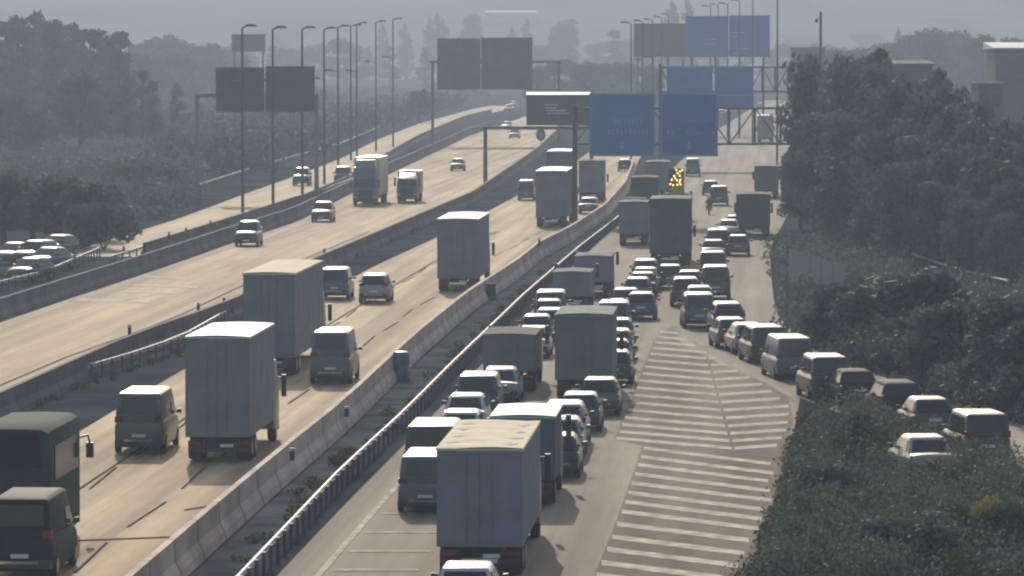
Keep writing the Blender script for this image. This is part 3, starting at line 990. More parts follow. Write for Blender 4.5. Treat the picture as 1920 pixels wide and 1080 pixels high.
    q.build("front_bumper", [M['plastic'], M['ledge']], cab, bevel=0.02)
    for sx in (-1, 1):
        q = MB()
        x0, x1 = sorted((sx * w * 0.62, sx * w * 0.92))
        q.box(x0, x1, y1 + 0.03, y1 + 0.08, 0.8, 1.0)
        q.build("headlight", M['head'], cab)
        q = MB()
        x0, x1 = sorted((sx * (w + 0.04), sx * (w + 0.24)))
        q.box(x0, x1, y1 - 0.2, y1 - 0.05, 1.75, 2.65)
        q.box(min(sx * w * 0.9, sx * (w + 0.05)), max(sx * w * 0.9, sx * (w + 0.05)), y1 - 0.16, y1 - 0.10, 2.5, 2.56)
        q.build("wing_mirror", M['plastic'], cab, bevel=0.02)
    tag(root, label, cat, group)
    return root


def near_top(xc, y, h):
    p = G(xc, y, h)
    p.z = 0
    return p


A_ = lorry("box_lorry", 2.6, 4.0, 11.0, TM['slate'], TM['beige'], "large blue grey lorry with creased beige roof at the bottom centre", near_top(899, 838, 4.0), sag=0.05)
lorry("box_lorry", 2.5, 4.95, 9.2, TM['grey'], TM['palegrey'], "grey lorry with a pale flat roof nearest on the truck road", G(408, 869), group=CR, zf=1.0, bar=False)
lorry("trailer_lorry", 2.55, 5.1, 14.5, TM['slate'], TM['beige'], "tall slate trailer lorry with cream roof beyond the grey lorry", G(505, 706), group=CR, bar=False, zf=0.9)
lorry("trailer_lorry", 2.7, 4.85, 12.6, TM['slate'], TM['palegrey'], "slate lorry alone with a white rear strip in the middle of the truck road", G(858, 547), group=CR, zf=0.85)
lorry("trailer_lorry", 2.75, 5.1, 14.0, TM['slate'], TM['white'], "narrow slate lorry with bright white roof beside the small green van", G(1033, 426), group=CR, zf=0.85)
lorry("trailer_lorry", 2.6, 4.6, 12.0, TM['dark'], TM['white'], "dark lorry just ahead of the white roofed lorry, only its top showing", near_top(1047, 283, 4.6), group=CR)
lorry("box_lorry", 2.6, 4.3, 7.0, TM['slate'], TM['brown'], "dark lorry under the left blue sign on the truck road", G(1108, 378), group=CR)
# queue
lorry("box_lorry", 2.25, 3.25, 5.5, TM['dark'], TM['palegrey'], "small dark box lorry ahead of the beige roofed lorry", near_top(980, 778, 3.25), bar=False)
lorry("box_lorry", 2.45, 2.75, 6.0, TM['grey'], TM['brown'], "low grey box lorry in the left queue lane beside the dark green lorry", near_top(955, 626, 2.75), roof_rim=M['galv'], cab_h=2.4)
lorry("box_lorry", 2.6, 4.0, 7.0, TM['green'], TM['green'], "dark green box lorry with pale top rim in the middle of the queue", near_top(1094, 588, 4.0), roof_rim=M['galv'])
lorry("box_van", 2.3, 2.5, 5.0, TM['slate'], TM['dark'], "slate box van with pale roof edge beside the guard rail", near_top(1072, 509, 2.5), roof_rim=M['galv'], cab_h=2.2)
lorry("box_van", 2.4, 2.7, 5.0, TM['slate'], TM['dark'], "dim slate box van next ahead of the pale edged box van", near_top(1112, 479, 2.7), roof_rim=M['galv'], cab_h=2.4)
lorry("box_lorry", 2.35, 3.6, 6.0, TM['slate'], TM['dark'], "narrow lorry with a low white tail strip left of the teal works lorry", G(1187, 461))
lorry("box_lorry", 3.0, 5.0, 8.0, TM['teal'], TM['teal'], "big teal covered lorry in the queue below the amber arrow lamps", G(1256, 499))
lorry("box_lorry", 2.9, 3.7, 6.5, TM['teal'], TM['dark'], "dark teal box lorry at the right edge of the queueing road", G(1412, 445))
lorry("box_lorry", 2.6, 3.5, 6.0, TM['dark'], TM['dark'], "dark lorry against the right bank's trees below the sign truss", G(1437, 372))
lorry("trailer_lorry", 2.8, 4.7, 10.0, TM['slate'], TM['white'], "dark lorry seen through the bare sign truss far up the road", G(1435, 268))
lorry("box_lorry", 2.5, 4.0, 7.0, TM['dark'], TM['brown'], "dark lorry beyond the narrow lorry with the low tail strip", near_top(1208, 332, 4.0))
lorry("box_lorry", 2.5, 4.0, 8.0, TM['slate'], TM['dark'], "slate lorry under the gap between the two near blue signs", near_top(1232, 303, 4.0))
lorry("box_van", 2.2, 3.0, 5.0, TM['slate'], TM['brown'], "brown topped box van left of the amber arrow lamps", near_top(1187, 372, 3.0), cab_h=2.4)
# oncoming lorries
lorry("trailer_lorry", 2.6, 4.9, 11.0, TM['beige'], TM['white'], "tall oncoming lorry with slate front and pale lit side", G(684, 386), group=OC, front=True, cab_col='slate', cab_h=3.9)
lorry("box_lorry", 2.25, 3.3, 5.0, TM['white'], TM['white'], "short oncoming lorry with white top edge right of the tall one", G(763, 381), group=OC, front=True, cab_col='slate', cab_h=2.6)

# coach at the bottom left
cn = G(22, 1041)
root = empty("coach", (cn.x, cn.y, 0.015), HEAD)
w, H, L = 1.25, 4.05, 7.0
def cring(y, ww, zl, zt):
    pts = [(ww * 0.9, zl), (ww, zl + 0.2), (ww, zt - 0.5), (ww * 0.95, zt - 0.16), (ww * 0.8, zt - 0.03), (ww * 0.4, zt), (0, zt + 0.01)]
    return [(a, y, b) for a, b in pts + [(-a, b) for a, b in reversed(pts[:-1])]]
g = MB()
g.loft([cring(0, w * 0.93, 0.5, H - 0.25), cring(0.08, w * 0.985, 0.38, H - 0.08), cring(0.5, w, 0.34, H), cring(L - 0.6, w, 0.34, H), cring(L, w * 0.93, 0.45, H - 0.4)])
g.build("body", mat("coach_green_paint", (0.04, 0.062, 0.058), 0.85, var=0.12, spec=0.05), root, smooth=35)
g = MB(); g.hexa([(-0.95, -0.02, 2.75), (0.95, -0.02, 2.75), (0.95, 0.05, 2.75), (-0.95, 0.05, 2.75)], [(-0.9, -0.005, 3.85), (0.9, -0.005, 3.85), (0.9, 0.06, 3.85), (-0.9, 0.06, 3.85)])
g.build("rear_window", M['glass'], root, bevel=0.02)
g = MB(); g.box(-1.1, 1.1, -0.08, 0.1, 0.42, 0.75); g.build("rear_bumper", M['plastic'], root, bevel=0.03)
g = MB(); g.box(-0.7, 0.7, -0.03, 0.02, 1.0, 1.9); g.build("engine_grille", M['plastic'], root)
for sx in (-1, 1):
    g = MB(); g.box(min(sx * 0.95, sx * 1.15), max(sx * 0.95, sx * 1.15), -0.03, 0.05, 0.95, 1.7); g.build("tail_light", M['tail'], root)
    g = MB(); g.box(min(sx * 1.27, sx * 1.29), max(sx * 1.27, sx * 1.29), 0.8, L - 1.2, 2.3, 3.4); g.build("side_window", M['glass'], root)
    g = MB(); g.tube([(sx * 1.2, L - 0.3, 3.2), (sx * 1.45, L - 0.1, 3.25), (sx * 1.5, L, 3.0)], 0.04, 6); g.box(sx * 1.5 - 0.12, sx * 1.5 + 0.12, L - 0.05, L + 0.1, 2.5, 3.0); g.build("wing_mirror", M['plastic'], root)
    for yw in (2.6, L - 2.4):
        o = wheel_mesh(0.5, 0.4).build("wheel", [M['tyre'], M['rim']], root, smooth=40); o.location = (sx * 1.02, yw, 0.5)
tag(root, "dark green coach behind the dark van at the bottom left corner", "coach", CR)

# works lorry with an amber arrow board
p = G(1268, 415)
wl = lorry("works_lorry", 2.3, 2.6, 4.0, M['yellow'], TM['brown'], "works lorry carrying a lit amber arrow board beyond the teal lorry", p, cab_h=2.4)
s_ = FPX / p.y
g = MB()
g.box(-0.72, 0.72, 0.1, 0.22, 3.1, 4.9)
g.box(-0.75, 0.75, 0.08, 0.24, 2.62, 3.09, 1)
board = g.build("arrow_board", [M['board_black'], M['yellow']], wl)
LAMPS = [(0.0, 4.75), (0.35, 4.62), (0.12, 4.45), (-0.2, 4.2), (0.32, 4.22), (-0.1, 4.0), (-0.42, 3.85), (0.05, 3.8), (0.38, 3.85), (-0.55, 3.45), (-0.3, 3.35), (0.1, 3.38), (0.4, 3.42), (0.55, 4.75), (0.3, 3.62)]
for x, z in LAMPS:
    q = MB()
    n = 10
    q.loft([[(x + r * math.cos(2 * math.pi * j / n), y, z + r * math.sin(2 * math.pi * j / n)) for j in range(n)] for r, y in ((0.085, 0.099), (0.085, 0.03), (0.05, 0.0))])
    q.build("lamp", M['amber'], board)

# motorcycle and rider
p = G(1329, 403)
root = empty("motorcycle", (p.x, p.y, 0.015), HEAD)
for yw in (0.32, 1.7):
    o = wheel_mesh(0.31, 0.14).build("wheel", [M['tyre'], M['rim']], root, smooth=40); o.location = (0, yw, 0.31)
g = MB(); g.loft([[(x * k, y, z) for x, z in ((0.14, 0.45), (0.2, 0.7), (0.12, 0.85), (-0.12, 0.85), (-0.2, 0.7), (-0.14, 0.45))] for y, k in ((0.1, 0.5), (0.5, 1), (1.3, 1.1), (1.7, 0.5))])
g.build("body", PM['dark'], root, smooth=50)
g = MB(); g.tube([(-0.38, 1.25, 1.05), (-0.2, 1.35, 1.08), (0.2, 1.35, 1.08), (0.38, 1.25, 1.05)], 0.02, 6); g.build("handlebar", M['pole'], root)
g = MB(); g.box(-0.08, 0.08, 0.02, 0.08, 0.66, 0.76); g.build("tail_light", M['tail'], root)
tag(root, "dark motorcycle between the queue lanes below the round backed people carrier", "motorcycle", None)
# rider: one skinned body
V_ = [(0, 0.55, 0.88), (0, 0.6, 1.12), (0, 0.68, 1.38), (0, 0.72, 1.50), (0, 0.76, 1.63),
      (-0.2, 0.68, 1.36), (-0.3, 0.92, 1.15), (-0.33, 1.22, 1.08), (0.2, 0.68, 1.36), (0.3, 0.92, 1.15), (0.33, 1.22, 1.08),
      (-0.14, 0.58, 0.86), (-0.24, 1.0, 0.80), (-0.22, 0.82, 0.42), (-0.22, 0.98, 0.36), (0.14, 0.58, 0.86), (0.24, 1.0, 0.80), (0.22, 0.82, 0.42), (0.22, 0.98, 0.36)]
E_ = [(0, 1), (1, 2), (2, 3), (3, 4), (2, 5), (5, 6), (6, 7), (2, 8), (8, 9), (9, 10), (0, 11), (11, 12), (12, 13), (13, 14), (0, 15), (15, 16), (16, 17), (17, 18)]
R_ = [0.17, 0.16, 0.18, 0.075, 0.10, 0.08, 0.055, 0.045, 0.08, 0.055, 0.045, 0.11, 0.085, 0.055, 0.05, 0.11, 0.085, 0.055, 0.05]
me = bpy.data.meshes.new("person"); me.from_pydata(V_, E_, [])
pr = bpy.data.objects.new("person", me); COL.objects.link(pr)
pr.location = (p.x, p.y, 0.015); pr.rotation_euler = (0, 0, HEAD)
sm = pr.modifiers.new("skin", 'SKIN')
for i, r in enumerate(R_):
    me.skin_vertices[0].data[i].radius = (r, r)
me.skin_vertices[0].data[0].use_root = True
pr.modifiers.new("sub", 'SUBSURF').render_levels = 1
me.materials.append(M['jacket'])
g = MB()
n = 12
g.loft([[(r * math.cos(2 * math.pi * j / n), 0.77 + r * math.sin(2 * math.pi * j / n), z) for j in range(n)] for r, z in ((0.09, 1.50), (0.135, 1.56), (0.15, 1.65), (0.13, 1.74), (0.06, 1.79))])
g.build("helmet", M['helmet'], pr, smooth=60)
tag(pr, "person in dark red jacket and pale helmet riding the motorcycle", "person")


# ------------------------------------------------------------------ sign gantries
def strokes(mb, x0, x1, z0, z1, y, seed, gapf=0.35, w=0.5):
    """faint letter-like strokes"""
    r = random.Random(seed)
    x = x0
    h = z1 - z0
    while x < x1:
        lw = h * w * r.uniform(0.7, 1.1)
        t = h * 0.16
        mb.box(x, x + t, y - 0.012, y, z0, z1)
        k = r.random()
        if k < 0.7: mb.box(x + t, x + lw, y - 0.012, y, z1 - t, z1)
        if k > 0.3: mb.box(x + t, x + lw, y - 0.012, y, z0 + h * 0.42, z0 + h * 0.42 + t)
        if k > 0.5: mb.box(x + lw - t, x + lw, y - 0.012, y, z0, z0 + h * 0.42)
        if k < 0.5: mb.box(x + t, x + lw, y - 0.012, y, z0, z0 + t)
        x += lw + h * gapf


# (1) blue direction signs on a truss over the queueing road
D1 = 440.0
def zat(py, Y): return AT(960, py, Y).z
def xat(px, Y): return AT(px, 300, Y).x
gx0, gx1 = xat(1078, D1), xat(1512, D1)
zt, zb_ = zat(203, D1), zat(270, D1)
gan = empty("sign_gantry", (gx0, D1, 0))
def truss(mb, x0, x1, z0, z1, y0, y1, n, r=0.11):
    for y in (y0, y1):
        for z in (z0, z1):
            mb.tube([(x0, y, z), (x1, y, z)], r, 6)
    dx = (x1 - x0) / n
    for i in range(n + 1):
        x = x0 + dx * i
        mb.tube([(x, y0, z0), (x, y0, z1)], r * 0.7, 6)
        mb.tube([(x, y1, z0), (x, y1, z1)], r * 0.7, 6)
        if i < n:
            a, b = (z0, z1) if i % 2 == n % 2 - 1 or n % 2 == 0 and i % 2 else (z1, z0)
            mb.tube([(x, y0, a), (x + dx, y0, b)], r * 0.6, 6)
g = MB()
truss(g, 0, gx1 - gx0, zb_, zt, 0, 1.2, 9)
g.build("truss_beam", M['post'], gan)
for x in (0, gx1 - gx0):
    g = MB(); g.tube([(x, 0.6, 0), (x, 0.6, zt + 0.3)], [0.28, 0.2], 10); g.build("leg", M['post'], gan)
tag(gan, "steel truss gantry over the queueing road carrying two blue signs", "gantry", "sign gantries over the roads")
for (a, b, seed, lab) in ((1105, 1228, 3, "left blue direction sign on the near gantry"), (1239, 1346, 5, "right blue sign on the near gantry")):
    x0, x1, z0, z1 = xat(a, D1 - 0.6), xat(b, D1 - 0.6), zat(293, D1 - 0.6), zat(175, D1 - 0.6)
    sg = empty("direction_sign", ((x0 + x1) / 2, D1 - 0.55, z0))
    hw, hh = (x1 - x0) / 2, z1 - z0
    g = MB(); g.box(-hw, hw, 0, 0.12, 0, hh); g.build("panel", M['sign_blue'], sg)
    g = MB()
    for z in (0.08, hh - 0.14): g.box(-hw + 0.08, hw - 0.08, -0.012, -0.002, z, z + 0.07)
    for x in (-hw + 0.08, hw - 0.14): g.box(x, x + 0.06, -0.012, -0.002, 0.16, hh - 0.15)
    g.build("border", M['sign_ink'], sg)
    g = MB()
    if seed == 3:
        strokes(g, -0.7, 2.0, 3.0, 3.5, -0.003, 11)
        strokes(g, -1.3, 2.3, 2.0, 2.5, -0.003, 12)
    else:
        strokes(g, -1.6, 2.0, 3.1, 3.3, -0.003, 13)
        strokes(g, -2.0, -1.5, 1.95, 2.45, -0.003, 14)
        strokes(g, -0.3, 2.3, 2.0, 2.35, -0.003, 15)
    for k in (0.0,):
        g.face([(k - 0.28, -0.012, 0.95), (k, -0.012, 0.55), (k + 0.28, -0.012, 0.95)])
        g.box(k - 0.08, k + 0.08, -0.012, -0.003, 0.951, 1.35)
    g.build("lettering", M['sign_ink'], sg)
    tag(sg, lab + (", with two faint lines of lettering" if seed == 3 else ", faint upper band and one lettered line"), "road sign", "blue direction signs")

# (2) second gantry, wide blue signs
D2 = 640.0
gx0, gx1 = xat(1238, D2), xat(1525, D2)
gan = empty("sign_gantry", (gx0, D2, 0))
g = MB(); truss(g, 0, gx1 - gx0, zat(172, D2), zat(126, D2), 0, 1.2, 12, 0.13); g.build("truss_beam", M['pole'], gan)
for x in (0, gx1 - gx0):
    g = MB(); g.tube([(x, 0.6, 0), (x, 0.6, zat(120, D2))], [0.3, 0.22], 10); g.build("leg", M['post'], gan)
tag(gan, "second truss gantry farther up the road behind the near blue signs", "gantry", "sign gantries over the roads")
for a, b, lab, hb in ((1250, 1336, "left half of the blue signs on the second gantry", 205), (1340, 1412, "right half of the blue signs on the second gantry", 205)):
    x0, x1, z0, z1 = xat(a, D2 - 0.6), xat(b, D2 - 0.6), zat(hb, D2 - 0.6), zat(124, D2 - 0.6)
    sg = empty("direction_sign", ((x0 + x1) / 2, D2 - 0.55, z0))
    hw, hh = (x1 - x0) / 2, z1 - z0
    g = MB(); g.box(-hw, hw, 0, 0.12, 0, hh); g.build("panel", M['sign_blue'], sg)
    g = MB(); g.box(-hw + 0.1, hw - 0.1, -0.012, -0.002, hh * 0.32, hh * 0.32 + 0.14); g.box(-hw + 0.05, hw - 0.05, -0.012, -0.002, hh - 0.2, hh - 0.1); g.build("border", M['sign_ink'], sg)
    tag(sg, lab, "road sign", "blue direction signs")


# (3) further boards
def board(name, px0, px1, pyt, pyb, Y, m, label, cat, legs=2, trim=None, group=None, legm='post', split=None, text=None, rim_top=None):
    x0, x1, z0, z1 = xat(px0, Y), xat(px1, Y), zat(pyb, Y), zat(pyt, Y)
    root = empty(name, ((x0 + x1) / 2, Y, 0))
    hw = (x1 - x0) / 2
    g = MB()
    if split:
        xs = (split - px0) / (px1 - px0) * 2 * hw - hw
        g.box(-hw, xs - 0.06, 0, 0.35, z0, z1); g.box(xs + 0.06, hw, 0, 0.35, z0, z1 + 0.12)
    else:
        g.box(-hw, hw, 0, 0.35, z0, z1)
    g.build("panel", m, root)
    for i in range(legs):
        x = 0 if legs == 1 else -hw * 0.85 + 1.7 * hw * i / (legs - 1)
        g = MB(); g.tube([(x, 0.6, 0), (x, 0.6, z1 - 0.2)], [0.25, 0.18], 8); g.build("leg", M[legm], root)
    if trim:
        g = MB(); g.hexa([(-hw, -0.35, z1 + 0.01), (hw, -0.35, z1 + 0.01), (hw, 0.7, z1 + 0.01), (-hw, 0.7, z1 + 0.01)], [(-hw, -0.35, z1 + 0.03), (hw, -0.35, z1 + 0.03), (hw, 0.7, z1 + 0.03 + trim), (-hw, 0.7, z1 + 0.03 + trim)]); g.build("top_rim", rim_top or M['sign_rim'], root)
    if text:
        g = MB()
        for u0, u1, v in text:
            g.box(-hw + 2 * hw * u0, -hw + 2 * hw * u1, -0.02, -0.004, z0 + (z1 - z0) * v, z0 + (z1 - z0) * v + 0.13)
        g.build("lettering", M['sign_rim'], root)
    tag(root, label, cat, group)
    return root


BB = "boards and sign backs above the far roads"
board("sign_board", 1285, 1443, 30, 107, 900.0, M['sign_blue'], "high blue board of two halves near the photo's top right of centre", "sign board", 4, split=1366, group=BB, text=[(0.22, 0.36, 0.42), (0.22, 0.33, 0.30), (0.52, 0.70, 0.58), (0.52, 0.66, 0.50), (0.52, 0.75, 0.20), (0.55, 0.72, 0.08)])
board("sign_board", 1188, 1288, 44, 107, 960.0, M['brown_panel'], "brown grey board just left of the high blue board", "sign board", 4, group=BB)
board("sign_board", 820, 998, 72, 168, 800.0, M['sign_back'], "pair of big grey green sign backs spanning the oncoming road", "sign board", 0, split=902, group=BB)
board("sign_board", 405, 590, 126, 210, 505.0, M['sign_back'], "wide dark sign back over the side road among lamp posts", "sign board", 0, split=497, group=BB)
board("billboard", 435, 498, 64, 97, 1000.0, M['mauve'], "small mauve billboard on two legs above the dark sign back", "billboard", 2, group=BB)
board("display_board", 987, 1107, 178, 235, 569.0, M['vms'], "dark electronic display board with white top edge and two lines", "display board", 0, trim=0.32, group=BB, text=[(0.29, 0.49, 0.66), (0.29, 0.47, 0.55), (0.31, 0.62, 0.47), (0.33, 0.66, 0.38)])
# frames that carry the sign backs and the display board
def frame(px0, px1, py_beam, Y, label, legs, th=0.3, m='post'):
    x0, x1, z = xat(px0, Y), xat(px1, Y), zat(py_beam, Y)
    root = empty("sign_gantry", (x0, Y + 0.75, 0))
    g = MB(); g.box(0, x1 - x0, -0.2, 0.2, z - th, z + th); g.build("beam", M[m], root)
    for px in legs:
        x = xat(px, Y) - x0
        g = MB(); g.tube([(x, 0, 0), (x, 0, z - th - 0.003)], [0.26, 0.22], 10); g.build("leg", M[m], root)
    tag(root, label, "gantry", "sign gantries over the roads")
frame(806, 1052, 116, 800.0, "frame holding the grey green sign backs, thin beam sticking out right", (811, 1048), 0.2)
frame(366, 596, 179, 505.0, "frame holding the wide dark sign back, pale beam end at left", (369, 593), 0.22, 'galv')
frame(905, 1112, 240, 569.0, "frame under the dark display board with a brown post in the median", (910, 1109), 0.2)

# round sign seen from behind
p = G(1014, 279)
root = empty("round_sign", p)
g = MB(); g.tube([(0, 0, 0), (0, 0, 1.6)], 0.07, 8); g.build("post", M['pole'], root)
n = 24
g = MB(); g.loft([[(0.78 * math.cos(2 * math.pi * j / n), y, 2.25 + 1.0 * math.sin(2 * math.pi * j / n)) for j in range(n)] for y in (-0.05, 0.05)]); g.build("disc", M['pole'], root)
g = MB(); g.loft([[(0.36 * math.cos(2 * math.pi * j / n), y, 2.25 + 0.55 * math.sin(2 * math.pi * j / n)) for j in range(n)] for y in (-0.07, -0.052)]); g.build("disc_face", M['concrete'], root)
tag(root, "round road sign with dark ring at the oncoming road's near edge", "road sign")


# ------------------------------------------------------------------ lamp posts
def lamp_post(px, pyf, pyt, arm, label, Y=None, lower=None, group="lamp posts along the side road", r=0.13):
    if Y is None:
        p = G(px, pyf); Y = p.y
    else:
        p = AT(px, 300, Y); p.z = 0
    s = FPX / Y
    zt = zat(pyt, Y)
    root = empty("lamp_post", (p.x, p.y, 0))
    g = MB(); g.tube([(0, 0, 0), (0, 0, zt * 0.5), (0, 0, zt - 0.1)], [r * 1.25, r, r * 0.75], 8)
    al = arm / s
    sg = 1 if al > 0 else -1
    g.tube([(0, 0, zt - 0.12), (al * 0.5, 0, zt + 0.05), (al * 0.75, 0, zt + 0.08)], [r * 0.7, r * 0.55, r * 0.5], 6)
    g.build("pole", M['pole'], root)
    def head(x, z):
        h = MB()
        h.loft([[(x + sg * a, w * c, z + e) for c, e in ((-1, 0), (-0.7, hh), (0.7, hh), (1, 0), (0.7, -0.08), (-0.7, -0.08))] for a, w, hh in ((-0.35, 0.12, 0.1), (0.0, 0.2, 0.17), (0.55, 0.2, 0.14), (0.75, 0.1, 0.06))])
        h.build("lamp_head", M['post'], root, smooth=40)
    head(al * 0.75, zt + 0.1)
    if lower:
        zl = zat(lower, Y)
        g = MB(); g.tube([(0, 0, zl), (-al * 0.9, 0, zl + 0.05)], 0.06, 6); g.build("lower_arm", M['pole'], root)
        sg = -sg
        head(-al * 0.9, zl + 0.08)
    tag(root, label, "lamp post", group)


ORD = ["nearest", "second", "third", "fourth", "fifth", "sixth", "seventh", "eighth", "last"]
for i, (px, pf, pt, lo) in enumerate(((455, 400, 50, 155), (512, 386, 53, 152), (567, 367, 53, None), (608, 345, 54, 148), (634, 330, 50, 133), (658, 300, 48, None), (669, 292, 44, 133), (705, 284, 41, 116), (737, 276, 36, 108))):
    lamp_post(px, pf, pt, 17 - i * 0.5, f"{ORD[i]} tall lamp post from the left in the row along the side road", lower=lo)
for i, (px, pt, Y, lo) in enumerate(((1183, 43, 700, 113), (1205, 40, 770, 108), (1223, 37, 840, 101), (1240, 32, 910, 97), (1253, 27, 990, None))):
    lamp_post(px, 0, pt, -14 + i, f"{ORD[i]} from left of the lamp posts over the brown grey board", Y=Y, lower=lo, group="lamp posts beside the far boards", r=0.12)
for i, (px, pt, Y) in enumerate(((1332, 12, 930), (1346, 9, 990), (1364, 7, 880), (1386, 1, 860), (1411, -6, 800), (1457, -4, 600))):
    lamp_post(px, 0, pt, -13 if i < 5 else -10, f"{ORD[i]} from left of the lamp posts rising above the high blue board", Y=Y, group="lamp posts behind the high blue board", r=0.12)
# camera mast
Y = 620.0
p = AT(1538, 300, Y)
root = empty("camera_mast", (p.x, Y, 0))
zt = zat(22, Y)
g = MB(); g.tube([(0, 0, 0), (0, 0, zt)], [0.26, 0.16], 10); g.build("mast", M['pole'], root)
g = MB(); g.tube([(0, 0, zt - 0.9), (-0.5, 0, zt - 0.9)], 0.05, 6); g.loft([[(-0.55 + r_ * math.cos(2 * math.pi * j / 10), r_ * math.sin(2 * math.pi * j / 10), zt - 1.0 + z) for j in range(10)] for r_, z in ((0.1, 0.15), (0.18, 0), (0.18, -0.25), (0.08, -0.4))]); g.build("camera", M['pole'], root)
tag(root, "dark mast with a small hanging camera above the right trees", "mast")

# ------------------------------------------------------------------ buildings far off
def building(px0, px1, pyt, Y, depth, wall, roofm, label, nwin=0, over=0.4, roof_h=0.5, slope=0.0):
    x0, x1, z1 = xat(px0, Y), xat(px1, Y), zat(pyt, Y)
    root = empty("building", ((x0 + x1) / 2, Y, 0))
    hw = (x1 - x0) / 2
    g = MB(); g.box(-hw, hw, 0, depth, -0.5, z1); g.build("wall", wall, root)
    e = roof_h + slope
    g = MB(); g.hexa([(-hw - over, -over, z1 + 0.003), (hw + over, -over, z1 + 0.003), (hw + over, depth + over, z1 + 0.003), (-hw - over, depth + over, z1 + 0.003)],
                     [(-hw - over, -over, z1 + 0.2), (hw + over, -over, z1 + 0.2), (hw + over, depth + over, z1 + e), (-hw - over, depth + over, z1 + e)])
    g.build("roof", roofm, root)
    for i in range(nwin):
        for z in (z1 - 2.4, z1 - 5.4):
            x = -hw + 2 * hw * (i + 0.5) / nwin
            q = MB(); q.box(x - 0.6, x + 0.6, -0.04, -0.002, z, z + 1.3); q.build("window", M['glass'], root)
    tag(root, label, "building", "buildings among the far trees")


building(1866, 1990, 92, 700.0, 14, M['grey_wall'], M['white_wall'], "grey block with a white roof at the right edge", 4, slope=0.5)
building(1834, 1880, 158, 560.0, 9, M['grey_wall'], TM['brown'], "low dark house left of the white roofed block", 2, roof_h=0.2)
building(1486, 1546, 90, 1000.0, 8, M['grey_wall'], M['grey_wall'], "dark flat roofed hut below the camera mast", 2, roof_h=0.2)
building(1640, 1748, 122, 620.0, 10, M['grey_wall'], M['grey_wall'], "low shed whose roof edge shows over the right trees", 0, slope=0.1)
building(910, 1006, 24, 3300.0, 25, M['white_wall'], M['white_wall'], "long pale building far away on the hazy hillside", 0, slope=1.2)

# blue grey panel wall beside the slip road, and the hand rail on the bank
a, b = G(1480, 560), G(1585, 600)
g = MB()
nseg = 5
for i in range(nseg):
    q0, q1 = a.lerp(b, i / nseg), a.lerp(b, (i + 1) / nseg - 0.015)
    g.hexa([q0, q1, q1 + Vector((0, 0.12, 0)), q0 + Vector((0, 0.12, 0))], [v + Vector((0, 0, 3.2)) for v in (q0, q1, q1 + Vector((0, 0.12, 0)), q0 + Vector((0, 0.12, 0)))])
o = g.build("panel_wall", M['blue_panel'])
tag(o, "blue grey panel wall in shade right of the queueing road", "wall")
pts = [(1492, 388, 1.2), (1560, 413, 1.2), (1640, 447, 1.2), (1720, 480, 1.2), (1800, 506, 1.2), (1890, 527, 1.2)]
P3 = [G(x, y, z) for x, y, z in pts]
root = empty("hand_rail", (P3[0].x, P3[0].y, 0))
o0 = Vector((P3[0].x, P3[0].y, 0))
g = MB(); g.tube([q - o0 for q in P3], 0.09, 6); g.build("rail", M['galv'], root)
for q in P3:
    g = MB(); g.tube([(q.x - o0.x, q.y - o0.y, -0.1), (q.x - o0.x, q.y - o0.y, q.z - 0.093)], 0.045, 6); g.build("post", M['post'], root)
tag(root, "thin pale hand rail slanting down the dark tree bank", "hand rail")
# sunlit sign post at the queue road's right edge
p = G(1470, 512)
root = empty("sign_post", p)
g = MB(); g.tube([(0, 0, 0), (0.05, 0, 1.9)], 0.08, 8); g.build("post", M['galv'], root)
g = MB(); g.box(-0.35, -0.08, -0.03, 0.03, 1.3, 1.8); g.build("plate", M['sign_rim'], root)
tag(root, "short bright sign post at the dark panel wall's left end", "sign post")
# reflective chevron sign in the bushes
p = G(1722, 620)
root = empty("reflector_post", p)
g = MB(); g.tube([(0, 0.1, 0), (0, 0.1, 3.2)], 0.06, 8); g.build("post", M['pole'], root)
for z in (0.9, 1.35, 2.0, 2.45, 2.85):
    g = MB(); g.box(-0.16, 0.16, -0.02, 0.02, z, z + 0.2); g.build("reflector", M['plate'], root)
tag(root, "slim post with a column of white reflectors in the dark bushes", "reflector post")

# picket fence at left
a, b = G(-20, 410), G(188, 370)
root = empty("picket_fence", a)
n = 62
g = MB(); g.box(-0.05, 0.05, -0.02, 0.02, 0.1, 1.88); g.face([(-0.05, 0, 1.881), (0.05, 0, 1.881), (0, 0, 1.96)])
pk = g.build("picket", M['galv'], root)
for i in range(n):
    q = a.lerp(b, i / (n - 1)) - a
    o = pk if i == 0 else pk.copy()
    if i: COL.objects.link(o)
    o.location = (q.x, q.y, 0.04 * math.sin(i * 1.7))
g = MB()
q = b - a
for z in (0.5, 1.5):
    g.hexa([(0, 0.03, z), (q.x, q.y + 0.03, z), (q.x, q.y + 0.09, z), (0, 0.09, z)], [(0, 0.03, z + 0.08), (q.x, q.y + 0.03, z + 0.08), (q.x, q.y + 0.09, z + 0.08), (0, 0.09, z + 0.08)])
g.build("rails", M['post'], root)
g = MB(); g.tube([(q.x + 0.2, q.y, 0), (q.x + 0.2, q.y, 2.6)], 0.07, 8); g.build("end_post", M['post'], root)
tag(root, "pale picket fence among dark bushes at the left", "fence")

# ------------------------------------------------------------------ hills
hm = MB()
nx = 60
prof = []
rr_ = random.Random(3)
for j, (Y, hb) in enumerate(((2500, -1), (2900, 10), (3300, 33), (3700, 62), (4100, 88), (4400, 96))):
    prof.append([(-1300 + 2600 * i / nx, Y, hb + (0 if j == 0 else 3.0 * math.sin(i * 0.21 + j * 0.4) + 1.5 * math.sin(i * 0.5 + j))) for i in range(nx + 1)])
for j in range(len(prof) - 1):
    for i in range(nx):
        hm.face([prof[j][i], prof[j][i + 1], prof[j + 1][i + 1], prof[j + 1][i]])
tag(hm.build("hills", M['hill'], smooth=60), kind="structure")


# ------------------------------------------------------------------ trees
LAST = [None]


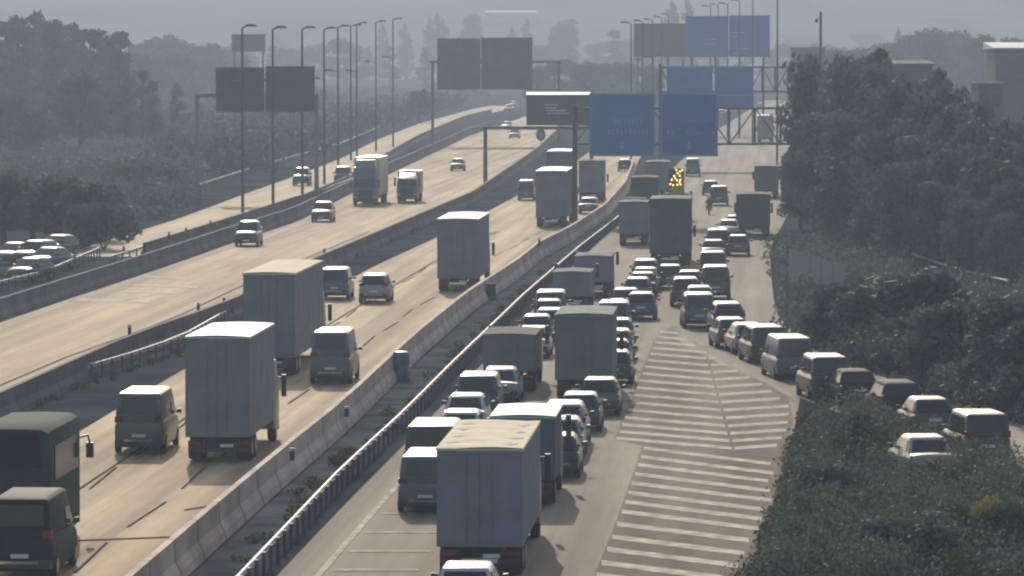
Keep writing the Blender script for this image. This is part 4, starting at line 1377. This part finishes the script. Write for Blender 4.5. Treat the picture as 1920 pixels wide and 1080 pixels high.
def leaves(blobs, n, size, seed):
    """many small leaf-clump faces spread through the blobs' volume: (centre, radii)"""
    r = np.random.default_rng(seed)
    C = np.array([b[0] for b in blobs], float)
    Rr = np.array([b[1] for b in blobs], float)
    wgt = Rr.prod(axis=1) ** (2 / 3)
    idx = r.choice(len(blobs), n, p=wgt / wgt.sum())
    d = r.normal(size=(n, 3)); d /= np.linalg.norm(d, axis=1)[:, None]
    rad = r.random(n) ** 0.35 * (1 + 0.10 * r.normal(size=n))
    P = C[idx] + d * rad[:, None] * Rr[idx]
    nrm = r.normal(size=(n, 3)) + d * 0.6; nrm /= np.linalg.norm(nrm, axis=1)[:, None]
    u = np.cross(nrm, r.normal(size=(n, 3))); u /= np.linalg.norm(u, axis=1)[:, None]
    v = np.cross(nrm, u)
    s = size * r.uniform(0.5, 1.3, n)
    a, b = u * s[:, None], v * (s * r.uniform(0.45, 0.8, n))[:, None]
    V = np.stack([P - a, P - b * 0.9 + a * 0.1, P + a, P + b], axis=1).reshape(-1, 3)
    LAST[0] = idx
    return V


def leaf_obj(name, V, mats, parent=None, mi=None):
    n = len(V) // 4
    me = bpy.data.meshes.new(name)
    me.vertices.add(len(V)); me.vertices.foreach_set("co", V.astype(np.float32).ravel())
    me.loops.add(len(V)); me.loops.foreach_set("vertex_index", np.arange(len(V), dtype=np.int32))
    me.polygons.add(n); me.polygons.foreach_set("loop_start", np.arange(0, len(V), 4, dtype=np.int32))
    for m in (mats if isinstance(mats, list) else [mats]):
        me.materials.append(m)
    if mi is not None:
        me.polygons.foreach_set("material_index", mi.astype(np.int32))
    me.update(calc_edges=True)
    me.validate()
    o = bpy.data.objects.new(name, me)
    COL.objects.link(o)
    if parent: o.parent = parent
    return o


def tree_template(kind, seed):
    """unit tree: height 1, roots at the origin"""
    r = random.Random(seed)
    root = empty("broadleaf_tree" if kind == 'broad' else ("poplar_tree" if kind == 'poplar' else "pine_tree"))
    t = MB()
    blobs = []
    if kind == 'broad':
        t.tube([(0, 0, -0.02), (0.01, 0, 0.25), (0.0, 0.01, 0.5), (0.02, 0, 0.75)], [0.035, 0.026, 0.018, 0.008], 8)
        for k in range(22):
            a = r.uniform(0, 2 * math.pi); z = r.uniform(0.25, 0.9)
            rad = (0.30 - abs(z - 0.5) * 0.38) * r.uniform(0.5, 1.1)
            c = (rad * math.cos(a), rad * math.sin(a), z)
            q = r.uniform(0.07, 0.14)
            blobs.append((c, (q * 1.2, q * 1.2, q)))
            if k < 9:
                t.tube([(0, 0, z * 0.55), (c[0] * 0.6, c[1] * 0.6, z * 0.85), c], [0.014, 0.009, 0.004], 5)
        n, size = 4200, 0.028
    elif kind == 'poplar':
        t.tube([(0, 0, -0.02), (0, 0, 0.5), (0.005, 0, 0.9)], [0.022, 0.014, 0.004], 8)
        for k in range(26):
            z = 0.10 + 0.88 * k / 25
            rad = 0.075 * math.sin(math.pi * min(1, (z * 0.85 + 0.12))) + 0.012
            a = r.uniform(0, 2 * math.pi)
            c = (rad * 0.55 * math.cos(a), rad * 0.55 * math.sin(a), z)
            blobs.append((c, (rad * 0.8, rad * 0.8, 0.055)))
            if k % 3 == 0: t.tube([(0, 0, z * 0.8), c], [0.006, 0.002], 5)
        n, size = 2600, 0.018
    else:
        t.tube([(0, 0, -0.02), (0.01, 0, 0.4), (0, 0, 0.95)], [0.03, 0.02, 0.005], 8)
        for k in range(26):
            z = r.uniform(0.22, 1.0)
            rad = 0.20 * (1.08 - z) + 0.02
            a = r.uniform(0, 2 * math.pi)
            c = (rad * 0.7 * math.cos(a), rad * 0.7 * math.sin(a), z)
            q = 0.05 + 0.06 * (1 - z)
            blobs.append((c, (q * 1.2, q * 1.2, q * 0.7)))
            if k % 3 == 0: t.tube([(0, 0, z * 0.9), c], [0.008, 0.003], 5)
        n, size = 3400, 0.022
    t.build("trunk", M['bark'], root)
    leaf_obj("crown", leaves(blobs, n, size, seed), M['leaf_dark'], root)
    TEMPL.append(root)
    return root


TT = {'broad': [tree_template('broad', s) for s in (1, 2, 3, 4)], 'poplar': [tree_template('poplar', s) for s in (11, 12)], 'pine': [tree_template('pine', s) for s in (21, 22, 23)]}
index_kids()
TREES = []
tr = random.Random(21)


def tree(kind, px, py_base, py_top, label, group, wid=1.0, m='leaf_dark', Y=None):
    if Y is None:
        p = G(px, py_base)
    else:
        p = AT(px, 300, Y); p.z = 0
    h = zat(py_top, p.y)
    o = copy_tree(tr.choice(TT[kind]))
    o.location = (p.x, p.y, 0)
    o.scale = (h * wid, h * wid, h)
    o.rotation_euler = (0, 0, tr.uniform(0, 6.28))
    tag(o, label, "tree", group)
    TREES.append((o, M[m]))
    return o


RB = "dark trees on the right bank"
right = [
    (1604, 448, 84, 0.85, "tallest dark tree on the right, rounded crown top"), (1548, 430, 100, 0.75, "dark tree left of the tallest right hand tree"),
    (1520, 410, 150, 0.6, "dark tree whose left edge meets the sign truss"), (1655, 455, 118, 0.8, "dark tree just right of the tallest one"),
    (1712, 470, 122, 0.85, "dark tree under the shed's roof edge"), (1768, 480, 138, 0.85, "dark tree sloping off the right group's shoulder"),
    (1812, 490, 175, 0.8, "dark tree in front of the low dark house"), (1855, 500, 218, 0.9, "lower dark tree below the low dark house"),
    (1908, 512, 250, 1.0, "dark tree at the photo's right edge above the hand rail's end"), (1500, 398, 262, 0.7, "small dark tree at the road's right edge under the truss"),
    (1482, 372, 288, 0.7, "smallest dark tree nearest the dark teal box lorry")]
for px, pb, pt, wd, lab in right:
    tree('broad', px, pb, pt, lab, RB, wd)
RB2 = "shaded trees filling the right bank"
for px, pb, pt in ((1560, 460, 200), (1615, 470, 210), (1670, 485, 230), (1730, 500, 240), (1790, 510, 260), (1850, 525, 290), (1905, 540, 330), (1530, 440, 260), (1590, 480, 290), (1650, 500, 320), (1760, 520, 330), (1830, 540, 370), (1700, 515, 300), (1500, 430, 310), (1880, 548, 400)):
    tree('broad', px, pb, pt, "shaded tree merging into the dark mass of the right bank", RB2, 1.0)
LP = "hazy pines along the left skyline"
pines = [(-8, 250, 48), (12, 246, 42), (36, 250, 36), (52, 246, 52), (66, 250, 24), (84, 246, 38), (100, 250, 44), (118, 246, 50), (135, 250, 46), (152, 246, 62), (170, 250, 56), (186, 250, 58), (200, 246, 72), (214, 250, 66), (226, 250, 60)]
for px, pb, pt in pines:
    tree('pine', px, pb + tr.uniform(-8, 8), pt, "spiky hazy pine in the row on the left skyline", LP, 1.0, 'leaf_far')
LB2 = "rounded hazy trees on the left skyline"
for i, (px, pb, pt) in enumerate([(262, 190, 78), (285, 190, 72), (305, 188, 60), (328, 190, 72), (350, 188, 80), (385, 186, 82), (415, 184, 84), (400, 195, 100), (450, 186, 100), (340, 205, 100), (290, 205, 100), (250, 215, 100)]):
    tree('broad', px, pb, pt, "rounded hazy tree in the clump left of the mauve billboard", LB2, 1.0, 'leaf_far')
FP = "far poplars above the lamp posts and sign backs"
far = [('poplar', 716, 46, 2600, "leftmost far poplar between two lamp posts"), ('poplar', 757, 44, 2600, "far poplar just right of the last lamp post"), ('poplar', 764, 60, 2500, "lower far poplar close right of the last lamp post"),
       ('poplar', 805, 34, 2500, "slim far poplar above the left sign back's left edge"), ('poplar', 822, 26, 2500, "tallest far poplar above the left sign back"), ('poplar', 833, 38, 2450, "far poplar on the right of the tallest poplar"),
       ('broad', 885, 28, 2500, "far round tree on a bare trunk above the sign backs' joint"), ('poplar', 986, 36, 2500, "lone far poplar above the right sign back's corner"), ('poplar', 962, 50, 2500, "short far poplar left of the lone poplar"),
       ('poplar', 1258, 4, 2000, "bare topped far poplar left of the high blue board"), ('poplar', 1292, 0, 2000, "bare topped far poplar behind the high blue board's left corner"), ('poplar', 1685, 55, 1700, "thin far poplar above the right tree group"),
       ('broad', 1062, 36, 2400, "broad far tree right of the lone far poplar"), ('broad', 1048, 50, 2300, "broad far tree leaning on the taller one's left")]
for k, px, pt, Y, lab in far:
    tree(k, px, 0, pt, lab, FP, 1.35 if k == 'poplar' else 0.75, 'leaf_far', Y=Y)
FT = "far hazy tree line across the plain"
for i in range(46):
    px = -10 + i * 43 + tr.uniform(-14, 14)
    pt = 88 + tr.uniform(-14, 10)
    if 1150 < px < 1420: pt -= 18
    if 640 < px < 800: pt -= 4
    tree(tr.choice(['broad', 'broad', 'pine']), px, 0, pt, "small hazy tree in the far tree line across the plain", FT, 1.3, 'leaf_far', Y=tr.uniform(1900, 2500))
RF = "hazy trees right of the camera mast"
for px, pt in ((1720, 60), (1745, 66), (1765, 55), (1785, 56), (1800, 68), (1840, 66), (1870, 74), (1900, 70), (1700, 90), (1660, 80), (1600, 84), (1570, 86), (1555, 92)):
    tree('broad', px, 0, pt, "rounded hazy tree behind the dark right hand group", RF, 1.0, 'leaf_far', Y=tr.uniform(1150, 1350))
ML = "middle distance trees at the left"
for k, px, pb, pt, lab in (('broad', 152, 290, 124, "taller dark tree with a bright lamp glint at its right, left middle distance"), ('pine', 97, 285, 148, "dark pine left of the taller middle distance tree"), ('broad', 205, 280, 150, "dark tree right of the taller middle distance tree"),
                           ('pine', 235, 285, 138, "twin tipped dark pine left of the wide sign back"), ('pine', 268, 280, 132, "second twin tipped dark pine left of the wide sign back"), ('pine', 287, 285, 152, "short dark pine nearest the sign frame"),
                           ('pine', 332, 270, 158, "slim lone dark pine at the sign frame's left leg"), ('broad', 20, 300, 172, "broad dark tree at the left edge over the fence"), ('broad', 60, 310, 200, "broad dark tree behind the picket fence"),
                           ('broad', 785, 230, 165, "small dark tree at the left leg of the grey green sign backs")):
    tree(k, px, pb, pt, lab, ML, 1.0 if k == 'broad' else 0.9, 'leaf_dark')
for px, pb, pt, lab in ((8, 462, 318, "shady tree behind the leftmost parked cars"), (62, 455, 330, "shady tree behind the rearmost parked car"), (112, 458, 322, "shady tree right of the parked cars"), (165, 462, 335, "shady tree left of the dark bush by the side road")):
    tree('broad', px, pb, pt, lab, ML, 1.3, 'leaf_mid')
SL = "low trees overhanging the slip road"
for Y, h, lab in ((206, 4.6, "low tree overhanging the slip road at the photo's right edge"), (214, 5.2, "low tree over the slip road, right of the roof glint"), (223, 4.8, "low tree above the shaded off road car on the slip road"), (232, 5.4, "low tree right of the dim dark people carrier"), (243, 4.8, "low tree right of the slate van on the slip road"), (254, 4.2, "low tree where the slip road meets the queueing road")):
    o = copy_tree(tr.choice(TT['broad']))
    o.location = (slip_c(Y) + 5.2, Y, -0.6)
    o.scale = (h * 1.7, h * 1.7, h * 1.1)
    o.rotation_euler = (0, 0, tr.uniform(0, 6.28))
    tag(o, lab, "tree", SL)
    TREES.append((o, M['leaf_dark']))
MG = "green mass of trees behind the display board"
for px, pt, Y in ((1010, 122, 1250), (1040, 114, 1250), (1075, 112, 1270), (1110, 112, 1250), (1145, 116, 1270), (1175, 118, 1250), (1095, 120, 1200), (1215, 118, 1150)):
    tree('broad', px, 0, pt, "rounded green tree in the clump behind the dark display board", MG, 1.1, 'leaf_mid', Y=Y)
for o, m in TREES:
    for ch in o.children:
        if ch.name.startswith("crown") and m is not M['leaf_dark']:
            ch.material_slots[0].link = 'OBJECT'
            ch.material_slots[0].material = m


# ------------------------------------------------------------------ undergrowth and bushes
def scrub(name, spots, n, size, m, seed):
    """spots: (x, y, radius, height)"""
    blobs = [((x, y, h * 0.45), (r, r, h * 0.55)) for x, y, r, h in spots]
    V = leaves(blobs, n, size, seed)
    V[:, 2] = np.abs(V[:, 2])
    mi = None
    if isinstance(m, list):                # each clump its own kind of plant
        mi = np.random.default_rng(seed + 9).choice(len(m), len(blobs), p=[0.55, 0.30, 0.15][:len(m)])[LAST[0]]
    return tag(leaf_obj(name, V, m, None, mi), kind="stuff")


ur = random.Random(5)
sp = []
for i in range(420):                                 # right bank between slip road and trees
    px, py = ur.uniform(1465, 1960), ur.uniform(455, 830)
    p = G(px, py)
    if p.x < max(slip_c(p.y) + 3.2, E_R4R(p.y) + 0.8): continue
    sp.append((p.x, p.y, ur.uniform(1.0, 2.4), ur.uniform(0.8, 2.6)))
scrub("undergrowth", sp, 60000, 0.16, [M['leaf_dark'], M['leaf_mid'], M['leaf_dry']], 31)
sp = []
for i in range(520):                                 # bottom right, between paving and slip road
    px, py = ur.uniform(1380, 1960), ur.uniform(790, 1120)
    p = G(px, py)
    if p.x < E_R4R(p.y) + 0.7: continue
    if slip_c(p.y) - 4.6 < p.x < slip_c(p.y) + 3.4 and p.y > 178: continue
    sp.append((p.x, p.y, ur.uniform(0.3, 1.3), ur.uniform(0.4, 1.9)))
for i in range(110):                                  # shrubs along the slip road's near edge
    Y = ur.uniform(148, 204)
    sp.append((slip_c(Y) - ur.uniform(3.3, 4.6), Y, ur.uniform(0.4, 1.0), ur.uniform(0.9, 1.9)))
scrub("undergrowth", sp, 70000, 0.085, [M['leaf_mid'], M['leaf_dark'], M['leaf_dry']], 32)
sp = []
for i in range(90):                                   # ragged dry weeds at the paving's right edge
    Y = ur.uniform(128, 215)
    sp.append((E_R4R(Y) + ur.uniform(0.1, 1.2), Y, ur.uniform(0.2, 0.5), ur.uniform(0.3, 0.9)))
scrub("weeds", sp, 9000, 0.08, M['leaf_dry'], 33)
sp = []
for i in range(520):                                  # left shade: bushes around fence and parked cars
    px, py = ur.uniform(-40, 360), ur.uniform(290, 470)
    if py > 470 - (px + 40) * 0.02 and px > 120: continue
    p = G(px, py)
    if p.x > E_R1L(max(p.y, 372)) - 2.0: continue
    if px < 135 and py > 415: continue
    sp.append((p.x, p.y, ur.uniform(1.2, 3.0), ur.uniform(1.2, 3.4)))
scrub("undergrowth", sp, 42000, 0.3, M['leaf_dark'], 34)
sp = []
for i in range(260):                                  # low mass along the side road
    px, py = ur.uniform(300, 900), ur.uniform(170, 330)
    p = G(px, py)
    if p.x > E_R1L(p.y) - 6: continue
    sp.append((p.x, p.y, ur.uniform(2.5, 6), ur.uniform(2, 5)))
scrub("undergrowth", sp, 26000, 0.6, M['leaf_far'], 35)
sp = []
for Y0, f in ((214, lambda Y: E_G3(Y) + 0.9), (118, lambda Y: E_G4(Y) - 0.8)):
    for i in range(120):
        Y = Y0 + ur.uniform(0, 240)
        sp.append((f(Y) + ur.uniform(-0.5, 0.4), Y, ur.uniform(0.15, 0.45), ur.uniform(0.15, 0.45)))
scrub("weeds", sp, 12000, 0.07, M['leaf_dry'], 36)


def bush(px, py, r, h, label, mats, n=2600, size=0.10, seed=1, flower=0.0):
    p = G(px, py)
    root = empty("bush", p)
    rr = random.Random(seed)
    blobs = [((rr.uniform(-r, r) * 0.7, rr.uniform(-r, r) * 0.7, h * rr.uniform(0.3, 0.8)), (r * 0.4, r * 0.4, h * 0.25)) for _ in range(14)]
    V = leaves(blobs, n, size, seed)
    mi = (np.random.default_rng(seed).random(n) < flower) & (V.reshape(-1, 4, 3)[:, 0, 2] > h * 0.6)
    leaf_obj("foliage", V, mats, root, mi)
    t = MB()
    for k in range(5):
        a = 6.28 * k / 5
        t.tube([(0, 0, -0.05), (0.3 * r * math.cos(a), 0.3 * r * math.sin(a), h * 0.4), (0.6 * r * math.cos(a), 0.6 * r * math.sin(a), h * 0.75)], [0.05, 0.035, 0.015], 5)
    t.build("stem", M['bark'], root)
    tag(root, label, "bush", "bushes between paving and slip road")


bush(1848, 1050, 1.6, 2.2, "bush with yellowish blossom at the bottom right", [M['leaf_mid'], M['flower']], 4200, 0.09, 41, 0.5)
bush(1700, 1068, 1.5, 1.9, "dark bush left of the yellowish one, near the bottom edge", [M['leaf_dark']], 3600, 0.10, 42)
bush(1560, 960, 1.3, 1.7, "dark bush at the ragged right edge of the hatched paving", [M['leaf_dark']], 3200, 0.10, 43)
bush(1620, 850, 1.6, 1.8, "dark bush below the slip road's bend", [M['leaf_dark']], 3200, 0.12, 44)
bush(285, 372, 5.0, 4.2, "large rounded green bush right of the picket fence", [M['leaf_mid']], 5200, 0.32, 45)
bush(160, 450, 4.0, 4.6, "large dark bush right of the parked cars", [M['leaf_dark']], 5200, 0.28, 46)
bush(195, 468, 3.0, 3.6, "dark bush at the left tip of the pale side road", [M['leaf_dark']], 4200, 0.24, 47)

# ------------------------------------------------------------------ haze
hb = MB()
hb.box(-1450, 1450, -25, 4600, -1.5, 140)
hz = hb.build("haze", bpy.data.materials.new("haze_air"))
hm_ = hz.data.materials[0]
hm_.use_nodes = True
nt = hm_.node_tree
nt.nodes.clear()
out = nt.nodes.new("ShaderNodeOutputMaterial")
pv = nt.nodes.new("ShaderNodeVolumePrincipled")
pv.inputs["Color"].default_value = (0.40, 0.48, 0.585, 1)
pv.inputs["Density"].default_value = HAZE_DENSITY
pv.inputs["Density Attribute"].default_value = ""
pv.inputs["Anisotropy"].default_value = 0.25
nt.links.new(pv.outputs[0], out.inputs["Volume"])
tag(hz, kind="stuff")

# templates are not part of the place
for t in TEMPL:
    for ch in list(KIDS.get(t.name, [])):
        bpy.data.objects.remove(ch)
    bpy.data.objects.remove(t)
